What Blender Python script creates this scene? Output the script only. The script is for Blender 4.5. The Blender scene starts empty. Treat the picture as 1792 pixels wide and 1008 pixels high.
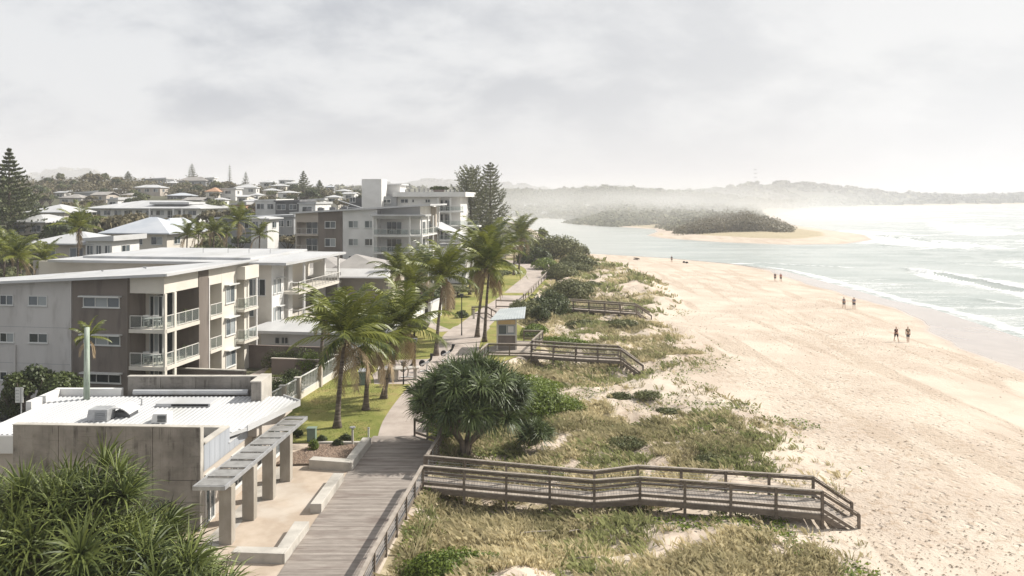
import bpy, math, random
import numpy as np
import sys
from mathutils import Vector, Matrix
R = math.radians
SC = bpy.context.scene
COL = SC.collection

# ------------------------------------------------------------ camera, sky, sun, exposure
H, HZ, CX, F = 17.0, 346.0, 896.0, 1400.0
cd = bpy.data.cameras.new('camera'); cam = bpy.data.objects.new('camera', cd); COL.objects.link(cam)
cam.location = (0, 0, H); cam.rotation_euler = (R(90), 0, 0)
cd.sensor_width = 36; cd.lens = 36*F/1792; cd.shift_y = -(504-HZ)/1792
cd.clip_start = .5; cd.clip_end = 20000
SC.camera = cam
SUN_EL, SUN_AZ = 41, 24     # azimuth measured from +X towards +Y
sl = bpy.data.lights.new('sun', 'SUN'); so = bpy.data.objects.new('sun', sl); COL.objects.link(so)
sl.energy = 5.0; sl.angle = R(.6); sl.color = (1, .95, .87)
sd = Vector((math.cos(R(SUN_EL))*math.cos(R(SUN_AZ)), math.cos(R(SUN_EL))*math.sin(R(SUN_AZ)), math.sin(R(SUN_EL))))
so.rotation_euler = sd.to_track_quat('Z', 'Y').to_euler()
SC.view_settings.view_transform = 'Standard'; SC.view_settings.look = 'None'
SC.view_settings.gamma = 1; SC.view_settings.exposure = 0.46
SC.cycles.max_bounces = 6; SC.cycles.diffuse_bounces = 2; SC.cycles.glossy_bounces = 2
SC.cycles.transmission_bounces = 3; SC.cycles.volume_bounces = 1; SC.cycles.transparent_max_bounces = 8
SC.cycles.use_denoising = True; SC.cycles.caustics_reflective = False; SC.cycles.caustics_refractive = False

class NT:
    """tiny helper round a node tree"""
    def __init__(s, nt): s.nt = nt; s.n = nt.nodes; s.l = nt.links
    def node(s, t, **k):
        n = s.n.new(t)
        for a, b in k.items(): setattr(n, a, b)
        return n
    def put(s, sock, v):
        if v is None: return
        if isinstance(v, bpy.types.NodeSocket): s.l.new(v, sock)
        else:
            if isinstance(v, (tuple, list)) and len(v) == 3 and sock.type == 'RGBA': v = (*v, 1)
            sock.default_value = v
    def math(s, op, a, b=None, c=None, clamp=False):
        n = s.node('ShaderNodeMath', operation=op, use_clamp=clamp)
        s.put(n.inputs[0], a); s.put(n.inputs[1], b); s.put(n.inputs[2], c); return n.outputs[0]
    def vmath(s, op, a, b=None):
        n = s.node('ShaderNodeVectorMath', operation=op)
        s.put(n.inputs[0], a); s.put(n.inputs[1], b)
        return n.outputs['Value'] if op in ('DOT_PRODUCT', 'LENGTH') else n.outputs[0]
    def mix(s, f, a, b):
        n = s.node('ShaderNodeMix', data_type='RGBA'); s.put(n.inputs[0], f); s.put(n.inputs[6], a); s.put(n.inputs[7], b); return n.outputs[2]
    def noise(s, v, scale, detail=4, rough=.55, dist=0):
        n = s.node('ShaderNodeTexNoise'); s.put(n.inputs['Vector'], v); n.inputs['Scale'].default_value = scale
        n.inputs['Detail'].default_value = detail; n.inputs['Roughness'].default_value = rough; n.inputs['Distortion'].default_value = dist
        return n.outputs['Fac']
    def ss(s, v, lo, hi, a=0, b=1):
        n = s.node('ShaderNodeMapRange', interpolation_type='SMOOTHSTEP')
        s.put(n.inputs[0], v); n.inputs[1].default_value = lo; n.inputs[2].default_value = hi
        n.inputs[3].default_value = a; n.inputs[4].default_value = b; return n.outputs[0]
    def scalev(s, v, sc): return s.vmath('MULTIPLY', v, sc)

def make_world():
    w = bpy.data.worlds.new('World'); SC.world = w; w.use_nodes = True
    t = NT(w.node_tree); bg = w.node_tree.nodes['Background']
    sky = t.node('ShaderNodeTexSky', sky_type='NISHITA', sun_disc=False)
    sky.sun_elevation = R(SUN_EL); sky.sun_rotation = R(90-SUN_AZ); sky.air_density = 1; sky.dust_density = 2
    d = t.node('ShaderNodeTexCoord').outputs['Generated']
    sep = t.node('ShaderNodeSeparateXYZ'); t.put(sep.inputs[0], d)
    zz = t.math('ADD', t.math('MAXIMUM', sep.outputs[2], 0), .42)
    cmb = t.node('ShaderNodeCombineXYZ')
    t.put(cmb.inputs[0], t.math('DIVIDE', sep.outputs[0], zz)); t.put(cmb.inputs[1], t.math('MULTIPLY', t.math('DIVIDE', sep.outputs[1], zz), 1.15))
    n1 = t.noise(cmb.outputs[0], 2.0, 7, .52, .25)
    n2 = t.noise(t.vmath('ADD', cmb.outputs[0], (7.3, 2.1, 4)), 5.5, 6, .6, .2)
    n3 = t.noise(t.vmath('ADD', cmb.outputs[0], (1.3, 9.1, 0)), .33, 2, .5)
    cl = t.math('ADD', t.math('ADD', t.math('MULTIPLY', n1, .62), t.math('MULTIPLY', n2, .22)), t.math('MULTIPLY', n3, .28))
    f = t.ss(cl, .47, .625)
    dark = (.295, .325, .375); light = (.62, .635, .65)
    c = t.mix(f, dark, light)
    # brighter veil of cloud round the hidden sun
    g = t.vmath('DOT_PRODUCT', t.vmath('NORMALIZE', d), tuple(sd))
    gl = t.ss(g, .05, .85)
    c = t.mix(t.math('MULTIPLY', gl, .66, clamp=True), c, (.72, .715, .70))
    # even pale veil low over the horizon
    lowf = t.ss(sep.outputs[2], .0, .16, 1, 0)
    c = t.mix(t.math('MULTIPLY', lowf, .6), c, (.515, .54, .58))
    m = t.node('ShaderNodeMix', data_type='RGBA', blend_type='ADD'); m.inputs[0].default_value = 1
    sc = t.node('ShaderNodeMix', data_type='RGBA', blend_type='MULTIPLY'); sc.inputs[0].default_value = 1
    t.put(sc.inputs[6], sky.outputs[0]); t.put(sc.inputs[7], (.06, .06, .06))
    t.put(m.inputs[6], t.scalev(c, (9.6, 9.6, 9.6))); t.put(m.inputs[7], sc.outputs[2])
    t.put(bg.inputs[0], m.outputs[2]); bg.inputs[1].default_value = .089
    w.cycles.sampling_method = 'MANUAL'; w.cycles.sample_map_resolution = 256
make_world()

# ------------------------------------------------------------ helpers
def XP(px, Y): return (px-CX)*Y/F
def ZP(py, Y): return H-(py-HZ)*Y/F
def G(px, py, z=2.45):
    Y = F*(H-z)/(py-HZ); return ((px-CX)*Y/F, Y)
def tag(o, label=None, cat=None, group=None, kind=None):
    if label: o['label'] = label
    if cat: o['category'] = cat
    if group: o['group'] = group
    if kind: o['kind'] = kind
    return o
def empty(name, loc, label, cat, group=None, rz=0):
    o = bpy.data.objects.new(name, None); COL.objects.link(o); o.location = loc; o.rotation_euler = (0, 0, rz)
    o.empty_display_size = .3
    return tag(o, label, cat, group)
def root_off(p):
    v = Vector((0, 0, 0))
    while p is not None: v += p.location; p = p.parent
    return v
class MB:
    def __init__(s): s.v = []; s.f = []; s.a = []
    def add(s, vs, fs, val=None):
        b = len(s.v); s.v += [tuple(p) for p in vs]; s.f += [tuple(i+b for i in f) for f in fs]
        s.a += [random.random() if val is None else val]*len(fs)
    def hexa(s, p, val=None):  # 8 corners: bottom 4 ccw, top 4 ccw
        s.add(p, [(3, 2, 1, 0), (4, 5, 6, 7), (0, 1, 5, 4), (1, 2, 6, 5), (2, 3, 7, 6), (3, 0, 4, 7)], val)
    def box(s, x0, x1, y0, y1, z0, z1, val=None):
        s.hexa([(x0, y0, z0), (x1, y0, z0), (x1, y1, z0), (x0, y1, z0), (x0, y0, z1), (x1, y0, z1), (x1, y1, z1), (x0, y1, z1)], val)
    def beam(s, p, q, w, h, val=None, up=(0, 0, 1)):
        p = Vector(p); q = Vector(q); d = (q-p).normalized(); u = Vector(up)
        if abs(d.dot(u)) > .99: u = Vector((0, 1, 0))
        r = d.cross(u).normalized()*(w/2); t = r.cross(d).normalized()*(h/2)
        s.hexa([p-r-t, p+r-t, q+r-t, q-r-t, p-r+t, p+r+t, q+r+t, q-r+t], val)
    def tube(s, pts, rad, n=8, val=None, caps=True):
        pts = [Vector(p) for p in pts]; rings = []
        if not isinstance(rad, (list, tuple)): rad = [rad]*len(pts)
        ref = Vector((1, 0, 0))
        for i, p in enumerate(pts):
            d = (pts[min(i+1, len(pts)-1)]-pts[max(i-1, 0)]).normalized()
            a = d.cross(Vector((.3, 1, .1)) if abs(d.y) < .9 else ref).normalized(); b = d.cross(a)
            rings.append([p+(a*math.cos(6.2832*k/n)+b*math.sin(6.2832*k/n))*rad[i] for k in range(n)])
        vs = [v for r in rings for v in r]; fs = []
        for i in range(len(pts)-1):
            for k in range(n): fs.append((i*n+k, i*n+(k+1) % n, (i+1)*n+(k+1) % n, (i+1)*n+k))
        if caps: fs.append(tuple(range(n-1, -1, -1))); fs.append(tuple((len(pts)-1)*n+k for k in range(n)))
        s.add(vs, fs, val)
    def prism(s, poly, z0, z1, val=None):   # horizontal polygon extruded
        n = len(poly); vs = [(x, y, z0 if not callable(z0) else z0(x, y)) for x, y in poly]+[(x, y, z1 if not callable(z1) else z1(x, y)) for x, y in poly]
        s.add(vs, [tuple(range(n-1, -1, -1)), tuple(range(n, 2*n))]+[(i, (i+1) % n, n+(i+1) % n, n+i) for i in range(n)], val)
    def build(s, name, m, parent=None, smooth=False, bevel=0):
        off = root_off(parent) if parent else Vector((0, 0, 0))
        me = bpy.data.meshes.new(name); me.from_pydata([(x-off.x, y-off.y, z-off.z) for x, y, z in s.v], [], s.f)
        at = me.attributes.new('v', 'FLOAT', 'FACE'); at.data.foreach_set('value', np.array(s.a, dtype=np.float32))
        me.materials.append(m)
        if smooth: me.polygons.foreach_set('use_smooth', [True]*len(me.polygons))
        me.update(); o = bpy.data.objects.new(name, me); COL.objects.link(o)
        if parent: o.parent = parent
        if bevel:
            b = o.modifiers.new('bevel', 'BEVEL'); b.width = bevel; b.segments = 2; b.limit_method = 'ANGLE'
        return o
def npmesh(name, V, Fc, m, parent=None, attrs=None, fattr=None, smooth=False):
    """V (n,3) ; Fc (k,3|4) integer"""
    V = np.asarray(V, dtype=np.float32); Fc = np.asarray(Fc, dtype=np.int32)
    if parent: V = V-np.array(root_off(parent), dtype=np.float32)
    me = bpy.data.meshes.new(name); k = Fc.shape[1]
    me.vertices.add(len(V)); me.vertices.foreach_set('co', V.ravel())
    me.loops.add(Fc.size); me.loops.foreach_set('vertex_index', Fc.ravel())
    me.polygons.add(len(Fc)); me.polygons.foreach_set('loop_start', np.arange(0, Fc.size, k, dtype=np.int32))
    if smooth: me.polygons.foreach_set('use_smooth', np.ones(len(Fc), dtype=bool))
    if attrs:
        for an, av in attrs.items():
            if av.ndim == 1: a = me.attributes.new(an, 'FLOAT', 'POINT'); a.data.foreach_set('value', av.astype(np.float32))
            else: a = me.attributes.new(an, 'FLOAT_COLOR', 'POINT'); a.data.foreach_set('color', av.astype(np.float32).ravel())
    if fattr is not None:
        a = me.attributes.new('v', 'FLOAT', 'FACE'); a.data.foreach_set('value', fattr.astype(np.float32))
    me.materials.append(m); me.update(calc_edges=True); me.validate()
    o = bpy.data.objects.new(name, me); COL.objects.link(o)
    if parent: o.parent = parent
    return o
def kids(o): return [c for c in o.children]
def copy_tree(o, parent=None):
    c = o.copy(); COL.objects.link(c)
    if parent: c.parent = parent
    for ch in kids(o): copy_tree(ch, c)
    return c

# numpy noise
def vnoise(x, y, seed=0):
    xi = np.floor(x); yi = np.floor(y); fx = x-xi; fy = y-yi
    fx = fx*fx*(3-2*fx); fy = fy*fy*(3-2*fy)
    def h(a, b):
        t = np.sin(a*127.1+b*311.7+seed*74.7)*43758.5453; return t-np.floor(t)
    return (h(xi, yi)*(1-fx)+h(xi+1, yi)*fx)*(1-fy)+(h(xi, yi+1)*(1-fx)+h(xi+1, yi+1)*fx)*fy
def fbm(x, y, seed=0, o=4):
    s = 0; a = .5; t = 0
    for i in range(o): s = s+a*vnoise(x*2**i, y*2**i, seed+i*13); t += a; a *= .5
    return s/t

# ------------------------------------------------------------ materials
MATS = {}
def pos(t): return t.node('ShaderNodeNewGeometry').outputs['Position']
def attr(t, name): return t.node('ShaderNodeAttribute', attribute_name=name)
def mat(name, c1, c2=None, sc=1.0, st=(1, 1, 1), rough=.7, bump=0, bsc=8, spec=.3, metal=0, useV=0, c3=None, sc3=.3, lo=.35, hi=.65, transl=0, alpha=None):
    if name in MATS: return MATS[name]
    m = bpy.data.materials.new(name); m.use_nodes = True; t = NT(m.node_tree); b = t.n['Principled BSDF']
    p = pos(t); c = c1
    if c2 is not None:
        if useV:
            f = attr(t, 'v').outputs['Fac']
            if useV < 1: f = t.math('ADD', t.math('MULTIPLY', f, useV), t.math('MULTIPLY', t.ss(t.noise(t.scalev(p, st), sc), lo, hi), 1-useV))
        else: f = t.ss(t.noise(t.scalev(p, st), sc, 5), lo, hi)
        c = t.mix(f, c1, c2)
    if c3 is not None: c = t.mix(t.ss(t.noise(t.vmath('ADD', t.scalev(p, st), (31, 7, 3)), sc3, 4), .5, .72), c, c3)
    t.put(b.inputs['Base Color'], c); b.inputs['Roughness'].default_value = rough
    b.inputs['Specular IOR Level'].default_value = spec; b.inputs['Metallic'].default_value = metal
    if bump:
        bn = t.node('ShaderNodeBump'); bn.inputs['Strength'].default_value = bump; bn.inputs['Distance'].default_value = .05
        t.put(bn.inputs['Height'], t.noise(t.scalev(p, st), bsc, 4)); t.put(b.inputs['Normal'], bn.outputs[0])
    if transl:
        tr = t.node('ShaderNodeBsdfTranslucent'); t.put(tr.inputs[0], c); mx = t.node('ShaderNodeMixShader'); mx.inputs[0].default_value = transl
        t.l.new(b.outputs[0], mx.inputs[1]); t.l.new(tr.outputs[0], mx.inputs[2]); t.l.new(mx.outputs[0], t.n['Material Output'].inputs[0])
    MATS[name] = m; return m

M = {}
M['white'] = mat('white_paint', (.64, .63, .61), (.72, .71, .69), .5, rough=.6)
M['roofw'] = mat('white_metal_roof', (.45, .455, .46), (.53, .53, .53), .35, (1, .25, 1), rough=.42, c3=(.42, .42, .405), sc3=.5)
M['cream'] = mat('cream_render', (.60, .56, .49), (.66, .62, .55), .5, rough=.8, bump=.1, bsc=20)
M['lgrey'] = mat('light_grey_render', (.50, .48, .46), (.57, .55, .53), .4, (1, 1, .3), rough=.85, bump=.15, bsc=14, c3=(.43, .41, .39), sc3=1.1)
M['taupe'] = mat('taupe_render', (.165, .14, .12), (.20, .172, .15), .5, (1, 1, .25), rough=.85, bump=.15, bsc=14, c3=(.135, .115, .10), sc3=1.2)
M['beige'] = mat('beige_render', (.44, .39, .34), (.50, .45, .39), .5, rough=.85)
M['dgrey'] = mat('dark_grey_cladding', (.10, .105, .11), (.15, .15, .155), .6, rough=.6)
M['mgrey'] = mat('mid_grey_render', (.27, .28, .29), (.33, .335, .34), .6, rough=.8)
M['brownwall'] = mat('brown_render', (.15, .12, .105), (.20, .165, .145), .6, rough=.85)
M['trim'] = mat('white_aluminium', (.62, .62, .60), rough=.4, spec=.5)
M['rail'] = mat('white_balcony_rail', (.62, .60, .56), rough=.5)
M['steel'] = mat('galvanised_steel', (.34, .345, .35), (.43, .435, .44), 3, rough=.45, metal=.35)
M['zinc'] = mat('grey_zinc_panel', (.33, .35, .38), (.39, .41, .44), 1.2, (1, 1, .2), rough=.5, spec=.4)
M['concl'] = mat('pale_concrete', (.40, .375, .335), (.50, .47, .42), 1.1, rough=.85, bump=.25, bsc=12, c3=(.30, .28, .25), sc3=.8)
M['asphalt'] = mat('asphalt', (.055, .055, .056), (.08, .08, .08), 2, rough=.9, bump=.2, bsc=30)
M['pathc'] = mat('path_concrete', (.37, .315, .275), (.45, .39, .345), .8, rough=.9, bump=.15, bsc=25, c3=(.29, .25, .22), sc3=.35)
M['plaza'] = mat('plaza_paving', (.39, .315, .245), (.49, .41, .33), .7, rough=.9, bump=.15, bsc=40, c3=(.52, .47, .41), sc3=.25)
M['wood'] = mat('weathered_timber', (.10, .08, .062), (.23, .19, .155), 2.2, (1, 1, 3), rough=.85, bump=.35, bsc=14, useV=.55)
M['woodpale'] = mat('bleached_timber_top', (.22, .19, .16), (.37, .325, .28), 2.2, rough=.85, bump=.3, bsc=14, useV=.5)
M['deck'] = mat('boardwalk_planks', (.20, .172, .15), (.35, .31, .275), 1.4, (1, 4, 1), rough=.85, bump=.35, bsc=10, useV=.6, c3=(.19, .155, .135), sc3=.5)
M['deck2'] = mat('ramp_planks', (.26, .22, .185), (.42, .37, .32), 1.4, rough=.85, bump=.3, bsc=10, useV=.7)
M['trunk'] = mat('palm_bark', (.10, .08, .065), (.20, .165, .135), 1.5, (1, 1, 6), rough=.95, bump=.8, bsc=3, c3=(.055, .045, .038), sc3=.8)
M['bark'] = mat('tree_bark', (.07, .055, .042), (.15, .12, .095), 3, (1, 1, .4), rough=.95, bump=.5, bsc=8)
M['pbark'] = mat('pandanus_bark', (.16, .13, .10), (.27, .225, .18), 3, (1, 1, .5), rough=.95, bump=.5, bsc=10)
M['frond'] = mat('palm_frond', (.022, .044, .009), (.25, .265, .048), useV=1, rough=.42, spec=.4, transl=.25)
M['dead'] = mat('dry_frond', (.20, .13, .07), (.42, .33, .21), useV=1, rough=.8, transl=.2)
M['pand'] = mat('pandanus_leaf', (.02, .04, .011), (.135, .175, .055), useV=1, rough=.45, spec=.4, transl=.18)
M['pandf'] = mat('pandanus_leaf_yellow', (.014, .031, .007), (.22, .255, .07), useV=1, rough=.5, spec=.35, transl=.2)
M['leafd'] = mat('dark_leaf', (.022, .036, .012), (.10, .125, .036), useV=1, rough=.5, transl=.2)
M['leafm'] = mat('olive_leaf', (.07, .085, .032), (.21, .215, .09), useV=1, rough=.6, transl=.2)
M['leafo'] = mat('brown_olive_leaf', (.08, .075, .04), (.20, .17, .095), useV=1, rough=.6, transl=.2)
M['leafb'] = mat('bright_leaf', (.05, .085, .012), (.23, .29, .045), useV=1, rough=.5, transl=.3)
M['scrub'] = mat('scrub_leaf', (.11, .115, .065), (.25, .24, .14), useV=1, rough=.8, transl=.1)
M['pine'] = mat('pine_needles', (.055, .07, .035), (.18, .20, .09), useV=1, rough=.6, transl=.1)
M['pinef'] = mat('soft_pine_needles', (.09, .105, .06), (.24, .25, .14), useV=1, rough=.6, transl=.1)
M['hay'] = mat('dry_grass', (.17, .165, .07), (.74, .64, .41), useV=1, rough=.8, transl=.4)
M['ggrass'] = mat('dune_green_grass', (.15, .17, .065), (.40, .41, .19), useV=1, rough=.8, transl=.4)
M['black'] = mat('black_metal', (.02, .02, .022), rough=.5)
M['rubber'] = mat('rubber', (.02, .02, .02), rough=.9)
M['carw'] = mat('white_car_paint', (.75, .75, .75), rough=.2, spec=.6)
M['poleg'] = mat('lichen_green_pole', (.24, .30, .235), (.42, .47, .40), 1.6, (4, 4, .6), rough=.8, bump=.3)
M['greenbox'] = mat('green_cabinet_paint', (.15, .21, .17), (.19, .25, .20), 2, rough=.6)
M['binp'] = mat('bin_paint', (.13, .18, .18), (.18, .23, .23), 2, rough=.6)
M['tan'] = mat('tan_panel', (.60, .45, .24), (.68, .52, .30), 1, rough=.7)
M['skin'] = mat('skin', (.45, .28, .20), rough=.6)
M['bluem'] = mat('pale_blue_metal_roof', (.42, .455, .465), (.49, .52, .525), .8, rough=.5)
M['greyroof'] = mat('grey_metal_roof', (.27, .255, .235), (.34, .32, .30), .5, rough=.6)
M['terra'] = mat('terracotta_roof', (.36, .21, .13), (.44, .28, .18), 1, rough=.8)
M['bluroof'] = mat('blue_white_roof', (.42, .45, .49), (.50, .52, .55), .3, rough=.4)
def glass(name, c, rough=.08, spec=.7):
    m = mat(name, c, rough=rough, spec=spec); return m
def clearglass():
    m = bpy.data.materials.new('balustrade_glass'); m.use_nodes = True; t = NT(m.node_tree); b = t.n['Principled BSDF']; b.inputs['Base Color'].default_value = (.35, .38, .37, 1); b.inputs['Roughness'].default_value = .1
    tr = t.node('ShaderNodeBsdfTransparent'); tr.inputs[0].default_value = (.9, .93, .92, 1); mx = t.node('ShaderNodeMixShader'); mx.inputs[0].default_value = .86
    t.l.new(b.outputs[0], mx.inputs[1]); t.l.new(tr.outputs[0], mx.inputs[2]); t.l.new(mx.outputs[0], t.n['Material Output'].inputs[0]); return m
M['gd'] = glass('dark_glass', (.035, .045, .05)); M['gp'] = glass('curtained_glass', (.30, .325, .33), .2)
M['gm'] = glass('grey_glass', (.11, .13, .14), .12); M['gr'] = clearglass()

def concrete_dark():
    m = bpy.data.materials.new('stained_board_concrete'); m.use_nodes = True; t = NT(m.node_tree); b = t.n['Principled BSDF']
    p = pos(t); base = t.mix(t.ss(t.noise(p, .8, 6), .3, .7), (.165, .15, .132), (.30, .275, .245))
    streak = t.ss(t.noise(t.scalev(p, (3.2, 3.2, .2)), 1.3, 6, .7), .47, .62)
    blot = t.ss(t.noise(t.scalev(p, (.6, .6, .6)), 1.7, 6, .7), .42, .62)
    c = t.mix(t.math('MULTIPLY', streak, t.math('MULTIPLY', blot, .75)), base, (.055, .048, .04))
    hz = t.ss(t.noise(t.scalev(p, (.7, .7, 9)), 1.1, 5, .7), .56, .66)
    c = t.mix(t.math('MULTIPLY', hz, .3), c, (.09, .08, .068))
    pale = t.ss(t.noise(t.vmath('ADD', p, (9, 4, 2)), .55, 4), .55, .75)
    c = t.mix(t.math('MULTIPLY', pale, .4), c, (.36, .33, .285))
    t.put(b.inputs['Base Color'], c); b.inputs['Roughness'].default_value = .9
    bn = t.node('ShaderNodeBump'); bn.inputs['Strength'].default_value = .4; bn.inputs['Distance'].default_value = .04
    t.put(bn.inputs['Height'], t.noise(t.scalev(p, (1, 1, 4)), 6, 5)); t.put(b.inputs['Normal'], bn.outputs[0])
    return m
M['concd'] = concrete_dark()

def mat_ground():
    m = bpy.data.materials.new('sand_and_scrub_ground'); m.use_nodes = True; t = NT(m.node_tree); b = t.n['Principled BSDF']
    p = pos(t); a = attr(t, 'mask').outputs['Color']; s = t.node('ShaderNodeSeparateColor'); t.put(s.inputs[0], a)
    veg, wet, dark = s.outputs
    n = t.noise(p, .22, 5); nf = t.noise(p, 2.2, 6, .65); nff = t.noise(p, 7, 4, .6)
    sand = t.mix(t.ss(n, .35, .65), (.48, .40, .325), (.555, .48, .395))
    # trampled sand where people walk, footprint shadows painted in as darker flecks
    tramp = t.ss(t.noise(t.scalev(p, (.05, .05, .05)), 1.2, 3), .40, .6)
    sand = t.mix(t.math('MULTIPLY', t.math('MULTIPLY', t.ss(nf, .50, .66), tramp), .7), sand, (.36, .265, .185))
    trail = t.ss(t.noise(t.scalev(p, (.42, .045, 1)), 1.0, 3, .5, .4), .54, .62)
    sand = t.mix(t.math('MULTIPLY', trail, .38), sand, (.385, .295, .215))
    vgr = t.mix(t.ss(nf, .35, .65), (.27, .225, .135), (.50, .425, .29))
    f = t.ss(t.math('ADD', veg, t.math('MULTIPLY', t.math('SUBTRACT', nf, .5), .9)), .35, .62)
    c = t.mix(f, sand, vgr)
    c = t.mix(wet, c, t.mix(t.ss(n, .4, .6), (.38, .32, .27), (.42, .355, .30)))
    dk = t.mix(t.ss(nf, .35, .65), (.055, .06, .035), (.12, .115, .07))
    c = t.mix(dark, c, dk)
    t.put(b.inputs['Base Color'], c)
    wet2 = t.ss(wet, .45, .95)
    t.put(b.inputs['Roughness'], t.math('SUBTRACT', .9, t.math('MULTIPLY', wet2, .80)))
    t.put(b.inputs['Specular IOR Level'], t.math('ADD', .25, t.math('MULTIPLY', wet2, .6)))
    # footprints and wind ripples
    vo = t.node('ShaderNodeTexVoronoi'); vo.inputs['Scale'].default_value = 1.7; t.put(vo.inputs['Vector'], t.scalev(p, (1, .8, 1)))
    pits = t.ss(vo.outputs['Distance'], .05, .34)
    hgt = t.math('ADD', t.math('MULTIPLY', pits, .9), t.math('ADD', t.math('MULTIPLY', nff, .7), t.math('MULTIPLY', nf, 1.5)))
    bn = t.node('ShaderNodeBump'); bn.inputs['Distance'].default_value = .085
    dry = t.math('SUBTRACT', 1, t.ss(wet, 0, .35))
    t.put(bn.inputs['Strength'], t.math('MULTIPLY', dry, t.math('ADD', .22, t.math('MULTIPLY', t.math('MAXIMUM', tramp, trail), 1.0))))
    t.put(bn.inputs['Height'], hgt); t.put(b.inputs['Normal'], bn.outputs[0]); return m
M['ground'] = mat_ground()

def mat_lawn():
    m = bpy.data.materials.new('mown_lawn'); m.use_nodes = True; t = NT(m.node_tree); b = t.n['Principled BSDF']; p = pos(t)
    c = t.mix(t.ss(t.noise(p, .22, 5, .6), .38, .62), (.175, .195, .05), (.34, .31, .11))
    c = t.mix(t.ss(t.noise(t.scalev(p, (1, 1, 1)), .5, 5, .7), .5, .72), c, (.34, .26, .115))
    c = t.mix(t.math('MULTIPLY', t.ss(t.noise(p, 9, 4), .4, .7), .4), c, (.08, .11, .02))
    t.put(b.inputs['Base Color'], c); b.inputs['Roughness'].default_value = .9; b.inputs['Specular IOR Level'].default_value = .1
    bn = t.node('ShaderNodeBump'); bn.inputs['Strength'].default_value = .7; bn.inputs['Distance'].default_value = .06
    t.put(bn.inputs['Height'], t.noise(p, 16, 3)); t.put(b.inputs['Normal'], bn.outputs[0]); return m
M['lawn'] = mat_lawn()

def mat_sea():
    m = bpy.data.materials.new('sea_water_and_foam'); m.use_nodes = True; t = NT(m.node_tree); b = t.n['Principled BSDF']; p = pos(t)
    fo = attr(t, 'foam').outputs['Fac']; ca = attr(t, 'calm').outputs['Fac']
    n1 = t.noise(t.scalev(p, (.05, .16, 1)), 1.6, 7, .65, .6); n2 = t.noise(t.scalev(p, (.5, 1.1, 1)), 1.3, 6, .7, .5)
    n3 = t.noise(t.scalev(p, (1.6, 3.2, 1)), 1.2, 5, .75, .8); k = t.math('ADD', t.math('MULTIPLY', n1, .5), t.math('ADD', t.math('MULTIPLY', n2, .3), t.math('MULTIPLY', n3, .2)))
    f = t.ss(t.math('ADD', fo, t.math('MULTIPLY', t.math('SUBTRACT', k, .5), 3.2)), .42, .80)
    wat = t.mix(t.ss(t.noise(t.scalev(p, (.02, .06, 1)), 1.3, 4), .35, .65), (.33, .37, .345), (.43, .46, .435))
    wat = t.mix(ca, wat, (.40, .40, .36))
    t.put(b.inputs['Base Color'], t.mix(f, wat, (.68, .69, .69)))
    t.put(b.inputs['Roughness'], t.math('ADD', .2, t.math('MULTIPLY', f, .6)))
    b.inputs['Specular IOR Level'].default_value = .38; b.inputs['IOR'].default_value = 1.33
    bn = t.node('ShaderNodeBump'); bn.inputs['Distance'].default_value = .6
    t.put(bn.inputs['Strength'], t.math('SUBTRACT', .55, t.math('MULTIPLY', ca, .42)))
    t.put(bn.inputs['Height'], t.math('ADD', t.noise(t.scalev(p, (.25, .8, 1)), 1, 6, .6), t.math('MULTIPLY', f, .4))); t.put(b.inputs['Normal'], bn.outputs[0]); return m
M['sea'] = mat_sea()

# ------------------------------------------------------------ terrain model
def tab(pairs): pairs = sorted(pairs); return [p[0] for p in pairs], [p[1] for p in pairs]
WL = [(72, -60), (66, 20), (64, 60), (62.5, 97), (65, 122), (63.5, 133), (64, 154), (64, 186), (58, 205), (46, 224), (34, 236), (22, 245),
      (17, 290), (14, 330), (13, 400), (6, 520), (-8, 600), (-60, 660), (-400, 700), (-9000, 700)]
LAND1 = WL+[(-9000, -60)]
LAND2 = [(-9000, 780), (-400, 760), (-60, 720), (10, 690), (38, 640), (45, 600), (38, 540), (44, 500), (56, 476), (76, 430), (72, 400), (60, 360), (62, 335), (80, 303), (100, 288),
         (122, 292), (146, 322), (162, 366), (166, 420), (176, 500), (215, 640), (307, 850), (480, 1150), (695, 1500), (1051, 1830), (1400, 2050), (3200, 2300), (9000, 2500), (9000, 9500), (-9000, 9500)]
def sdist(poly, X, Y):
    P = np.array(poly, dtype=float); n = len(P); best = np.full(X.shape, 1e18); inside = np.zeros(X.shape, bool)
    for i in range(n):
        ax, ay = P[i]; bx, by = P[(i+1) % n]; dx, dy = bx-ax, by-ay
        t = np.clip(((X-ax)*dx+(Y-ay)*dy)/(dx*dx+dy*dy+1e-9), 0, 1)
        best = np.minimum(best, (X-ax-t*dx)**2+(Y-ay-t*dy)**2)
        if ay != by: inside ^= ((ay > Y) != (by > Y)) & (X < (bx-ax)*(Y-ay)/(by-ay)+ax)
    return np.where(inside, 1, -1)*np.sqrt(best)
XEt = tab([(0, -5.0), (20, -5.2), (40, -4.4), (46, -4.0), (50, -5.0), (56, -4.4), (66, -3.2), (74, 1.0), (77, 3.0), (86, 2.6), (92, .8), (100, 1.0), (110, 2.6), (125, 4.4), (142, 7.2), (153, 8.0), (165, 7.6), (185, 4), (220, 3)])
XWt = tab([(0, -60), (24, -60), (25, -26), (45.5, -26), (46.5, -16.8), (54, -15.9), (57.5, -15.4), (65.7, -14.3), (77, -12.4), (94, -10.6), (110, -9), (150, -6), (185, -2), (220, 0)])
DEt = tab([(-10, 13), (20, 13), (31.7, 14.6), (35, 14.2), (38, 14.2), (42.5, 16), (45, 17.2), (50.7, 17.9), (59, 17.3), (64.4, 14.2), (68.6, 11.8), (72, 17), (76.6, 19.4), (90, 18.8), (100, 17.0), (111, 23.2), (120.7, 24.5), (140, 26.5), (169, 25.5), (202, 19), (225, 13), (240, 6)])
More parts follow.
